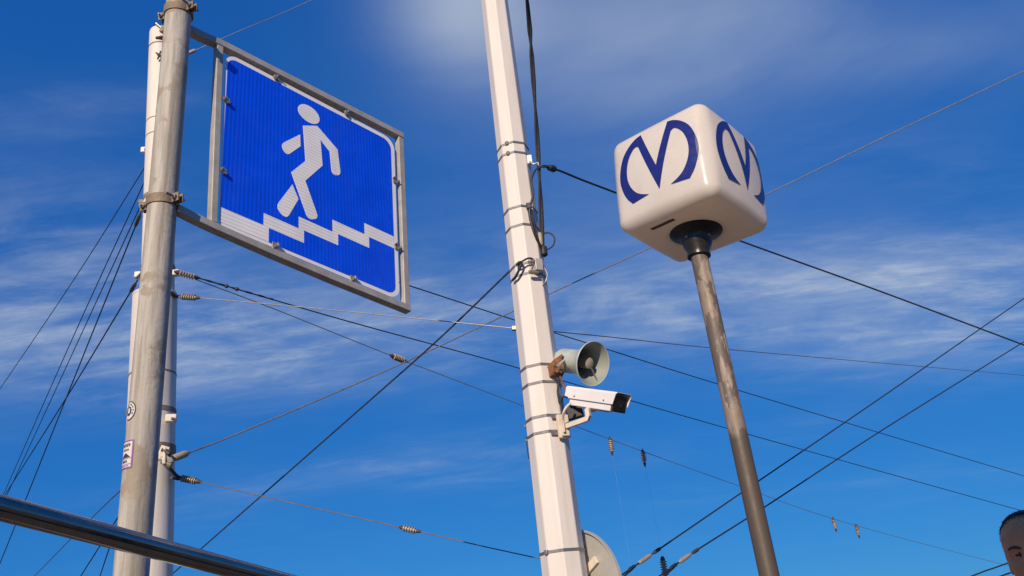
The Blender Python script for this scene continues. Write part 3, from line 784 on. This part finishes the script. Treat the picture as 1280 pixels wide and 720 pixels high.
def tbit(x, y, Y, size, m='bolt', name='fitting', rz=0, ry=0, parent=None):
    return MB().box(T_(at(x, y, Y)), size, Matrix.Rotation(rz, 3, 'Z') @ Matrix.Rotation(ry, 3, 'Y')).build(name, m, parent or tram, bevel=min(size)*.15)
def trod(pts, r, m='bolt', name='bolt'):
    return MB().tube([T_(at(*p)) for p in pts], r, 8).build(name, m, tram)
trod([(195, 29, TY-.12), (203, 36, TY-.10)], .011, 'bolt'); tbit(203.5, 37, TY-.10, (.035, .03, .06), 'clamp', ry=.4)
trod([(195, 47.5, TY-.106), (203, 46, TY-.112)], .012, 'insul_dark', 'peg')
trod([(195, 66, TY-.12), (204, 71, TY-.13)], .007, 'insul_dark'); trod([(197, 74, TY-.12), (201, 64, TY-.13)], .007, 'insul_dark')
tbit(179.5, 188, TY-.03, (.035, .04, .05), 'cctv'); trod([(179, 186, TY-.02), (186, 188, TY-.09)], .01, 'bolt')
tbit(178, 253, TY-.04, (.05, .05, .035), 'clamp'); tbit(179, 259, TY-.05, (.045, .05, .03), 'clamp'); trod([(178, 263, TY-.06), (186, 266, TY-.11)], .014, 'clamp', 'hook')
tbit(173.5, 344, TY-.02, (.055, .05, .05), 'old_white'); trod([(171, 347, TY-.04), (180, 338, TY-.11)], .010, 'clamp')
tbit(219, 341.5, TY-.02, (.07, .05, .045), 'old_white')
trod([(213, 365, TY-.08), (219, 370, TY-.04), (223, 371, TY)], .014, 'insul_dark', 'hook')
tbit(214, 523, TY-.10, (.075, .05, .055), 'old_white', rz=.3); trod([(214, 523, TY-.15), (219, 524, TY-.13)], .011, 'bolt')
# clamp cluster
tbit(204, 567, TY-.17, (.06, .05, .10), 'arm', 'clamp_block', rz=.4, ry=.3); tbit(209, 575, TY-.18, (.07, .05, .07), 'bolt', 'clamp_block', rz=.4, ry=-.4)
trod([(203, 562, TY-.20), (212, 568, TY-.21)], .014, 'insul_dark'); trod([(202, 577, TY-.2), (214, 582, TY-.2)], .014, 'clamp'); trod([(206, 560, TY-.2), (205, 580, TY-.22)], .012, 'arm')
trod([(213, 586, TY-.12), (220, 594, TY-.03), (224, 597, TY)], .012, 'insul_dark', 'hook'); trod([(214, 597, TY-.12), (223, 599, TY)], .010, 'insul_dark', 'hook')

# ------------------------------------------------------------------ wires
w = wire('pale thin wire leaving the stepped pole behind the top of the blue sign', [(214, 76, 5.55), (300, 38.5, 5.7), (392, -1, 5.9), (700, -142, 6.6)], .0045, 'wire_grey')
sleeve(w, 241, .075, .017, 'wood')
left = [('uppermost thin wire of the fan left of the grey pole', [(183, 206, 5.55), (92, 350, 7.2), (0, 486, 9.5), (-140, 690, 14)], .0050, 'cable'),
        ('second wire from the top of the fan left of the grey pole', [(181, 226, 5.55), (92, 420, 7.6), (7, 612, 11), (-45, 730, 14)], .0055, 'cable'),
        ('middle wire of the fan left of the grey pole', [(178, 252, 5.55), (96, 430, 7.6), (10, 616, 11), (-40, 724, 14)], .0055, 'cable'),
        ('steep dark wire of the fan, hanging from the lower clamp hook to the left', [(176, 266, 5.5), (83, 497, 7.5), (0, 704, 10), (-60, 850, 14)], .0068, 'cable'),
        ('lowest dark wire of the fan left of the grey pole', [(172, 350, 5.5), (83, 497, 7.5), (6, 619, 10.5), (-90, 772, 14)], .0072, 'cable')]
for i, (lb, p, r, m_) in enumerate(left):
    w = wire(lb, p, r, m_)
    if i == 3: sleeve(w, 171, .16, .014, 'insul_dark')
    if i == 4: sleeve(w, 166, .16, .015, 'insul_dark')
wire('thin reddish wire crossing behind the handrail at lower left', [(186, 588, 5.6), (154, 610, 6.2), (98, 664, 8), (43, 720, 10), (-60, 824, 14)], .0062, 'wire_brown')
wire('dark wire from the foot of the grey pole, left one of two', [(187, 585, 5.6), (151, 641, 6.3), (101, 720, 8.5), (40, 816, 12)], .0072, 'cable')
wire('dark wire from the foot of the grey pole, right one of two', [(170, 592, 5.6), (151, 643, 6.3), (125, 720, 8.5), (95, 812, 12)], .0068, 'cable')
# right of the stepped pole
e1 = wire('black wire from the upper insulator of the stepped pole, running down right behind the mast', [(217, 341, 5.58), (248, 347.5, 5.6), (440, 403, 6.6), (648, 460, 8), (925, 540, 10.5), (1290, 642, 15), (1400, 673, 17)], .0070, 'cable')
insulator(e1, 234, .155, .026, 6)
p_, d_ = on_wire(e1, 268); e1c = twin([p_-d_*.12, p_+d_*.16, p_+d_*.5], .0028, .0062, .22); e1c.build('wire_wrap', 'cable', e1)
for xx in (283, 296): sleeve(e1, xx, .03, .016, 'insul_dark', 'wire_clip')
e2 = wire('thin grey wire with a midway insulator crossing behind the mast', [(244, 349, 5.58), (345, 387, 6.2), (493, 446, 7.2), (640, 502, 8.4), (765, 550, 9.6), (920, 606, 11.5), (1060, 654, 13.5), (1260, 707, 17), (1400, 741, 20)], .0052, 'wire_grey')
insulator(e2, 499, .17, .030, 7)
p1_, _d = on_wire(e2, 253)
g1 = wire('pale wire from the lower insulator of the stepped pole to the mast', [(221, 371.5, 5.58), (250, 372.5, 5.58), (400, 386, 5.4), (560, 402, 5.15), (644, 410.5, 5.05)], .0046, 'wire_grey')
insulator(g1, 236, .15, .024, 6)
p_, d_ = on_wire(g1, 643); MB().box(p_, (.03, .03, .03)).build('anchor', 'bolt', g1, bevel=.003)
wire('thin reddish wire leaving the mast to the right, nearly level', [(676, 413, 5.08), (760, 421, 6), (940, 439.5, 8), (1290, 470, 13), (1420, 480, 15)], .0046, 'wire_brown')
wire('black wire emerging from behind the blue sign and passing behind the mast', [(430, 331, 6.5), (513, 357.5, 7), (640, 399, 8), (760, 437, 9), (940, 493, 11), (1290, 598, 16), (1420, 637, 18)], .0078, 'cable')
iw = wire('thick twisted dark cable running from the mast down to the lower left', [(668, 325, 4.89), (660, 323, 4.83), (646, 331, 4.86), (640, 336, 5.0), (545, 427, 5.6), (440, 520, 6.4), (250, 687, 8), (170, 757, 9), (60, 852, 10)], .0088, 'cable', name='twisted_cable', twist=.035)
MB().tube(spline([mpt(641, 333, 4.96)+Vector((OX, OY, 0))-root_pos[iw.name][0], at(652, 328, 4.85)-root_pos[iw.name][0], at(645, 345, 4.87)-root_pos[iw.name][0], at(641, 350, 4.92)-root_pos[iw.name][0]], 8), .009, 7).build('tail_loop', 'cable', iw)
jw = wire('long pale wire rising from the clamp on the stepped pole, behind mast and cube', [(214, 574, 5.46), (300, 541, 5.9), (500, 455.5, 6.6), (690, 366, 7.1), (808, 312, 7.3), (962, 241, 7.3), (1100, 174, 7.1), (1290, 84, 6.8), (1420, 20, 6.5)], .0072, 'wire_grey')
sleeve(jw, 226, .155, .026, 'wood')
kw = wire('lowest thin wire with two insulators between the stepped pole and the mast', [(222, 597.5, 5.58), (250, 602.5, 5.6), (370, 630, 5.5), (500, 659, 5.4), (600, 682, 5.3), (673, 698, 5.2), (690, 702, 5.15)], .0045, 'wire_brown')
insulator(kw, 236, .145, .025, 7); insulator(kw, 513, .12, .021, 5)
# black bundle coming down to the mast
bw = wire('pair of black cables dropping to the right edge of the white mast', [(679, 312, 4.97), (677.5, 290, 4.95), (672, 180, 4.9), (662.5, 40, 4.6), (658, -6, 4.4), (640, -160, 3.6)], .0225, 'black', name='cable_bundle', twist=1.1, group=None)
o_ = root_pos[bw.name][0]
def BR(*p): return at(*p)-o_
MB().tube(spline([BR(678, 292, 4.95), BR(686, 291, 4.93), BR(693, 297, 4.92), BR(691, 307, 4.93), BR(682, 313, 4.95)], 8), .006, 7).build('cable_loop', 'black', bw)
MB().tube(spline([BR(668, 214, 4.90), BR(664, 226, 4.88), BR(666.5, 243, 4.87), BR(663, 257, 4.86), BR(662, 270, 4.86), BR(668, 292, 4.88), BR(676, 308, 4.93), BR(680, 316, 4.95)], 8), .0085, 7).build('riser_cable', 'black', bw)
MB().tube(spline([BR(664, 262, 4.87), BR(667.5, 280, 4.9), BR(672, 297, 4.93), BR(677, 312, 4.95)], 8), .006, 7).build('riser_cable', 'black', bw)
MB().lathe([(-.04, .012), (-.03, .024), (.03, .024), (.04, .012)], BR(680, 314, 4.95), (0, .1, 1), 10).build('cable_boot', 'black', bw)
MB().box(BR(661, 258, 4.865), (.035, .035, .045)).build('cable_cleat', 'black', bw, bevel=.005)
MB().lathe([(-.05, .010), (-.04, .017), (.04, .017), (.05, .010)], BR(675.5, 299, 4.95), (0, 0, 1), 10).build('cable_joint', 'plug', bw)
MB().box(BR(672, 332, 4.87), (.058, .05, .085), Matrix.Rotation(math.radians(30), 3, 'Z')).build('clamp_body', 'alu', bw, bevel=.004)
for yy in (327, 340): MB().box(BR(667, yy, 4.84), (.07, .02, .02), Matrix.Rotation(math.radians(30), 3, 'Z')).build('clamp_jaw', 'bolt', bw, bevel=.003)
MB().tube(spline([BR(680, 334, 4.9), BR(684, 343, 4.9), BR(682, 352, 4.9), BR(678, 358, 4.92)], 6), .006, 7).build('tail', 'wire_grey', bw)
mw = wire('thick black service cable from the mast bracket passing behind the white cube', [(687, 210, 4.9), (700, 213.5, 5.0), (728, 225, 5.2), (770, 241, 5.6), (850, 272, 6.2), (932, 303.5, 6.7), (1100, 364, 7.6), (1290, 435, 8.4), (1420, 484, 9)], .0105, 'black', name='service_cable', group=None)
o2 = root_pos[mw.name][0]
def MR(*p): return at(*p)-o2
MB().lathe([(-.05, .008), (-.035, .022), (.02, .026), (.05, .012)], MR(690, 210.5, 4.92), MR(700, 213.5, 5.0)-MR(690, 210.5, 4.92), 12).build('anchor_clamp', 'black', mw)
MB().tube(spline([MR(673, 208, 4.9), MR(680, 206.5, 4.9), MR(690, 209, 4.92)], 6), .005, 7).build('bail', 'black', mw)
MB().tube(spline([MR(690, 211, 4.92), MR(679, 208.5, 4.9), MR(671, 211, 4.9), MR(667, 216, 4.9)], 6), .007, 7).build('jumper', 'black', mw)
MB().box(MR(662, 200, 4.93), (.035, .03, .07)).build('bracket', 'cctv', mw, bevel=.003)
MB().tube(spline([MR(662, 202, 4.91), MR(667, 205, 4.9), MR(672, 203.5, 4.9), MR(673, 207, 4.9)], 6), .006, 7).build('hook', 'bolt', mw)
# pair of wires at lower right with dead-end grips
n1 = wire('upper of two thick dark wires climbing to the right behind the cube pole', [(700, 771, 5.6), (778, 718, 6), (826, 685, 6.3), (950, 600, 7), (1110, 491, 8), (1290, 366, 9.2), (1420, 276, 10)], .0078, 'cable')
n2 = wire('lower of two thick dark wires climbing to the right behind the cube pole', [(760, 764, 5.6), (826, 719, 6), (872, 687, 6.3), (960, 631, 7), (1110, 533, 8), (1290, 421, 9.2), (1420, 340, 10)], .0078, 'cable')
for nw, xs in ((n1, (790, 806, 822)), (n2, (842, 856, 870))):
    for i, xx in enumerate(xs):
        sleeve(nw, xx, .17 if i == 1 else .10, .0155 if i == 1 else .013, ('cable', 'wood', 'insul_dark')[i], 'dead_end_grip')
    p0, d0 = on_wire(nw, xs[0]); o_n, Q_n = root_pos[nw.name]
    MB().tube([p0 + Vector((0, 0, -.01)), p0 - d0*.5 + Vector((0, 0, -.045))], .007, 7).build('tail_wire', 'cable', nw)
wire('dark wire end passing behind the person, upper of two', [(1000, 806, 4.6), (1215, 720, 6), (1262, 703, 6.4), (1420, 646, 8), (2000, 430, 14)], .0065, 'cable')
wire('dark wire end passing behind the person, lower of two', [(1000, 812, 4.6), (1250, 720.5, 6), (1268, 714.5, 6.4), (1420, 664, 8), (2000, 455, 14)], .0065, 'cable')
# suspended insulators on the thin wire
for i, (x, yb, lb) in enumerate(((763, 740, 'hanging ribbed insulator, leftmost on the thin wire beside the mast'), (802, 704, 'hanging ribbed insulator, second from the mast on the thin wire'),
                             (1041, 780, 'hanging ribbed insulator, just right of the cube pole'), (1070, 780, 'hanging ribbed insulator, rightmost on the thin wire'))):
    p, d = on_wire(e2, x); o, Q = root_pos[e2.name]; wp = p+o
    root = empty('hanging_insulator', wp + Vector((0, 0, .03))); sc_ = .145 if i < 2 else .15
    insulator(root, 0, sc_, (.035, .033, .034, .036)[i], (5, 5, 4, 5)[i], p=Vector((0, 0, -.03)), d=Vector((0, 0, -1)), down=True)
    MB().lathe([(0, .02), (.05, .006), (.055, 0)], (0, 0, -.03-sc_), (0, 0, -1), 8).build('tip', 'insul_dark', root)
    zb = at(x+5, yb, wp.y).z - wp.z
    MB().tube([(0, 0, -.03-sc_-.03), (0.02, 0, zb)], .0006, 5).build('drop_wire', 'wire_grey', root)
    if i == 1: insulator(root, 0, .22, .045, 6, p=Vector((.02, 0, zb)), d=Vector((0, 0, -1)), down=True)
    MB().tube([(0, 0, -.03), (0, 0, .004)], .006, 6).build('hanger', 'insul_dark', root)
    tag(root, lb, 'insulator', 'hanging insulators')

# ------------------------------------------------------------------ handrail
ra, rb_ = at(0, 634.5, 1.60), at(282, 708, 2.2); rd = (rb_-ra)
e0, e1_ = ra - rd*1.1, rb_ + rd*1.2
hand = empty('handrail', (e0.x, e0.y, 0)); tag(hand, 'polished stainless steel handrail tube across the lower left corner', 'handrail')
HO = Vector((e0.x, e0.y, 0))
MB().tube([e0-HO, lerp(e0, e1_, .5)-HO, e1_-HO], .0248, 40).build('rail', 'chrome', hand)
for q in (e0, e1_):
    MB().lathe([(-.003, 0), (-.003, .0256), (.004, .0256), (.004, 0)], q-HO, rd, 32).build('end_cap', 'chrome', hand)
for q in (lerp(e0, e1_, .04), lerp(e0, e1_, .965)):
    MB().tube([Vector((q.x, q.y, 0))-HO, q-HO], .021, 24).build('post', 'chrome', hand)
    MB().lathe([(0, .05), (.006, .05), (.008, .022)], Vector((q.x, q.y, .001))-HO, (0, 0, 1), 24).build('base_flange', 'chrome', hand)

# ------------------------------------------------------------------ added pillar, out of view behind the viewpoint, placed to shade the person
kx, ky = .66, -1.25
ad = empty('added_shade_pillar', (kx, ky, 0)); tag(ad, 'tall added pillar out of view behind the viewpoint, put there to shade the person', 'pillar')
MB().box((0, 0, .15), (1.0, .62, .3)).build('plinth', 'ground', ad, bevel=.01)
MB().box((0, 0, 1.85), (.92, .54, 3.1)).build('body', 'trousers', ad, bevel=.01)
MB().box((0, 0, 3.46), (1.02, .64, .12)).build('cornice', 'alu', ad, bevel=.01)
for sy in (-1, 1): MB().box((0, sy*.272, 1.95), (.78, .012, 2.6)).build('pillar_panel', 'alu', ad, bevel=.003)
# ------------------------------------------------------------------ person at the right edge
EP = at(1295, 692, 2.58)                       # between the eyes
PZ = EP.z
person = empty('person', (EP.x, EP.y, 0), Matrix.Rotation(math.radians(-41), 3, 'Z'))   # faces -y, a little past the camera
tag(person, 'person with cropped dark hair at the right edge, only part of the head showing', 'person')
def head_mesh():
    b = MB(); n, mrows = 48, 56
    # rows from neck base to crown: z (relative to the eyes), half width, front, back, centre y
    rows = [(-.30, .085, .075, .085, .05), (-.26, .064, .062, .070, .045), (-.20, .057, .058, .066, .035), (-.155, .058, .060, .070, .025), (-.130, .060, .072, .080, .012),
            (-.118, .050, .092, .085, 0), (-.112, .052, .096, .088, 0), (-.095, .060, .099, .094, 0), (-.07, .067, .096, .100, 0), (-.04, .072, .094, .106, 0), (-.01, .0755, .092, .110, 0), (.02, .0775, .093, .112, 0),
            (.05, .0775, .092, .110, 0), (.075, .069, .080, .098, 0), (.095, .056, .065, .084, 0), (.108, .041, .047, .064, 0), (.117, .022, .026, .038, 0), (.121, .004, .005, .008, 0)]
    zs = [rows[0][0] + (rows[-1][0]-rows[0][0])*(1-(1-i/(mrows-1))**1.0) for i in range(mrows)]
    zs = sorted(set([round(z, 4) for z in zs] + [.1155, .1185, .120]))
    def interp(z):
        for i in range(len(rows)-1):
            if rows[i][0] <= z <= rows[i+1][0]:
                t_ = (z-rows[i][0])/(rows[i+1][0]-rows[i][0]); t_ = t_*t_*(3-2*t_)*.5+t_*.5
                return [rows[i][k]*(1-t_)+rows[i+1][k]*t_ for k in range(1, 5)]
        return rows[-1][1:]
    G = lambda x, z, x0, z0, sx, sz: math.exp(-((x-x0)/sx)**2-((z-z0)/sz)**2)
    for z in zs:
        w_, f_, bk, cy_ = interp(z)
        for k in range(n):
            a = 2*math.pi*k/n; c, s = math.cos(a), math.sin(a)
            x = w_*math.copysign(abs(s)**.9, s); y = -(f_ if c > 0 else bk)*math.copysign(abs(c)**.9, c) + cy_
            if c > 0 and z > -.125:
                dy = -.024*G(x, z, 0, -.040, .012, .017) - .015*G(x, z, 0, -.012, .009, .025)
                for sx in (-1, 1):
                    dy += .013*G(x, z, sx*.032, .000, .016, .011) - .005*G(x, z, sx*.032, .018, .022, .006) - .005*G(x, z, sx*.047, -.03, .016, .016) - .006*G(x, z, sx*.012, -.046, .007, .007)
                dy += -.006*G(x, z, 0, -.072, .022, .004) - .006*G(x, z, 0, -.083, .018, .004) + .004*G(x, z, 0, -.0775, .024, .002) + .004*G(x, z, 0, -.094, .02, .005) - .006*G(x, z, 0, -.108, .018, .009)
                y += dy*min(1, c*2)
            b.v.append(Vector((x, y, z)))
    for i in range(len(zs)-1):
        for k in range(n): b.f.append([i*n+k, i*n+(k+1) % n, (i+1)*n+(k+1) % n, (i+1)*n+k])
    b.f.append([(len(zs)-1)*n+k for k in range(n)])
    # ears
    for sx in (-1, 1):
        base = len(b.v); nu, nv = 12, 8
        for i in range(nu):
            u = 2*math.pi*i/nu
            for j in range(nv):
                v = math.pi*j/(nv-1)-math.pi/2
                ex, ey, ez = math.cos(v)*math.cos(u), math.cos(v)*math.sin(u), math.sin(v)
                cup = .006*max(0, 1-(ey**2+ez**2)*2.2)
                b.v.append(Vector((sx*(.0765+.009*ex + (.006 if ey > 0 else 0) - (cup if ex > 0 else 0)), .018+.017*ey, -.018+.032*ez+.004*ey)))
        for i in range(nu):
            for j in range(nv-1):
                b.f.append([base+i*nv+j, base+((i+1) % nu)*nv+j, base+((i+1) % nu)*nv+j+1, base+i*nv+j+1])
    for i, v in enumerate(b.v): b.v[i] = v + Vector((0, 0, PZ))
    return b, zs, n, interp
hb_, hzs, hn, hint = head_mesh()
body = hb_.build('body', 'skin', person, angle=80)
# hair: cropped cap a few millimetres off the scalp
hr_ = MB(); rows_ = [z for z in hzs if z > -.06]
for z in rows_ + [.1215]:
    w_, f_, bk, cy_ = hint(min(z, .1205))
    for k in range(hn):
        a = 2*math.pi*k/hn; c, s = math.cos(a), math.sin(a)
        g_ = .0025 + .0015*max(0, min(1, (z-.03)/.08))
        line = .104 - .030*abs(s)**3 if c > .35 else (.066 if c > .05 else (-.005 if c > -.25 else -.075))   # hairline height
        out = g_ if z > line+.007 else -.006
        x = (w_+out)*math.copysign(abs(s)**.9, s); y = -((f_ if c > 0 else bk)+out)*math.copysign(abs(c)**.9, c)+cy_
        hr_.v.append(Vector((x, y, z + (out if z > .1 else 0) + PZ)))
R2 = len(rows_)+1
for i in range(R2-1):
    for k in range(hn): hr_.f.append([i*hn+k, i*hn+(k+1) % hn, (i+1)*hn+(k+1) % hn, (i+1)*hn+k])
hr_.f.append([(R2-1)*hn+k for k in range(hn)])
hair_o = hr_.build('hair', 'hair', person, angle=80)
st = MB(); rs = random.Random(3)
for _ in range(16000):
    a = rs.uniform(0, 2*math.pi); z = rs.uniform(-.06, .1205); c, s = math.cos(a), math.sin(a)
    line = .104 - .030*abs(s)**3 if c > .35 else (.066 if c > .05 else (-.005 if c > -.25 else -.075))
    if z < line + rs.gauss(0, .006): continue
    w_, f_, bk, cy_ = hint(z)
    p = Vector((w_*math.copysign(abs(s)**.9, s), -(f_ if c > 0 else bk)*math.copysign(abs(c)**.9, c)+cy_, z+PZ))
    nrm = Vector((p.x/.0775**2, p.y/.1**2, (z-.02)/.1**2)).normalized()
    d = (nrm + Vector((rs.gauss(0, .35), rs.gauss(0, .35), rs.gauss(0, .35)))).normalized()
    t_ = d.cross(Vector((rs.gauss(0, 1), rs.gauss(0, 1), rs.gauss(0, 1)))).normalized()*.0009
    n0 = len(st.v); L_ = rs.uniform(.004, .0085)
    st.v += [p-t_, p+t_, p+d*L_]; st.f.append([n0, n0+1, n0+2])
me = bpy.data.meshes.new('hair_strands'); me.from_pydata([tuple(v) for v in st.v], [], st.f); me.materials.append(M['hair'])
so_ = bpy.data.objects.new('hair_strands', me); COL.objects.link(so_); so_.parent = hair_o; so_['kind'] = 'stuff'
for sx in (-1, 1):
    sph = lambda r: [(-r*math.cos(t*math.pi/12), max(.0001, r*math.sin(t*math.pi/12))) for t in range(13)]
    e = MB().lathe(sph(.0112), (sx*.032, -.0715, PZ), (0, -1, 0), 18).build('eye', 'eye', person)
    MB().lathe([(.0100, .0056), (.0115, .0035), (.0119, 0)], (sx*.032, -.0715, PZ), (0, -1, -.08), 14).build('iris', 'iris', e)
    MB().lathe(sph(.0122), (sx*.032, -.0708, PZ+.0042), (0, -1, 0), 18).build('upper_lid', 'skin', e)
    MB().lathe(sph(.0120), (sx*.032, -.0712, PZ-.0062), (0, -1, 0), 18).build('lower_lid', 'skin', e)
    MB().tube([(sx*.014, -.0945, PZ+.0165), (sx*.026, -.0955, PZ+.021), (sx*.040, -.090, PZ+.0215), (sx*.052, -.079, PZ+.016)], [.0032, .0042, .0036, .0015], 6).build('eyebrow', 'hair', person)
def skin(name, joints, edges, m, sub=2, parent=person):
    me = bpy.data.meshes.new(name); me.from_pydata([j[0] for j in joints], edges, [])
    o = bpy.data.objects.new(name, me); COL.objects.link(o); o.parent = parent
    o.modifiers.new('skin', 'SKIN'); me.skin_vertices[0].data
    for v, j in zip(me.skin_vertices[0].data, joints): v.radius = j[1]
    me.skin_vertices[0].data[0].use_root = True
    s = o.modifiers.new('sub', 'SUBSURF'); s.levels = s.render_levels = sub
    me.materials.append(M[m]); return o
k = PZ/1.62
def Z(z): return z*k
J = [((0, .03, Z(.93)), (.165, .115)), ((0, .02, Z(1.10)), (.165, .115)), ((0, .025, Z(1.27)), (.175, .115)), ((0, .04, Z(1.40)), (.12, .085)), ((0, .045, Z(1.455)), (.072, .072)),
     ((.17, .04, Z(1.37)), (.07, .07)), ((.235, .06, Z(1.20)), (.06, .06)), ((.265, .07, Z(1.07)), (.055, .055)), ((.22, -.06, Z(.93)), (.052, .052)), ((.17, -.09, Z(.88)), (.05, .05)),
     ((-.17, .04, Z(1.37)), (.07, .07)), ((-.235, .06, Z(1.20)), (.06, .06)), ((-.265, .07, Z(1.07)), (.055, .055)), ((-.22, -.06, Z(.93)), (.052, .052)), ((-.17, -.09, Z(.88)), (.05, .05)), ((0, .03, Z(.82)), (.17, .12))]
skin('jacket', J, [(0, 1), (1, 2), (2, 3), (3, 4), (3, 5), (5, 6), (6, 7), (7, 8), (8, 9), (3, 10), (10, 11), (11, 12), (12, 13), (13, 14), (0, 15)], 'jacket')
MB().lathe([(0, .078), (.045, .074), (.05, .070), (.045, .066), (0, .068)], (0, .045, Z(1.43)), (0, -.1, 1), 24).build('collar', 'jacket', person, angle=80)
T = [((0, .03, Z(.88)), (.145, .1)), ((.09, .03, Z(.78)), (.09, .095)), ((.10, .02, Z(.47)), (.066, .07)), ((.105, .04, Z(.10)), (.055, .058)),
     ((-.09, .03, Z(.78)), (.09, .095)), ((-.10, .02, Z(.47)), (.066, .07)), ((-.105, .04, Z(.10)), (.055, .058))]
skin('trousers', T, [(0, 1), (1, 2), (2, 3), (0, 4), (4, 5), (5, 6)], 'trousers')
for sx in (-1, 1):
    skin('shoe', [((sx*.105, .07, .048), (.042, .046)), ((sx*.108, -.02, .045), (.045, .043)), ((sx*.115, -.12, .034), (.046, .032)), ((sx*.117, -.17, .028), (.034, .024))], [(0, 1), (1, 2), (2, 3)], 'shoe')
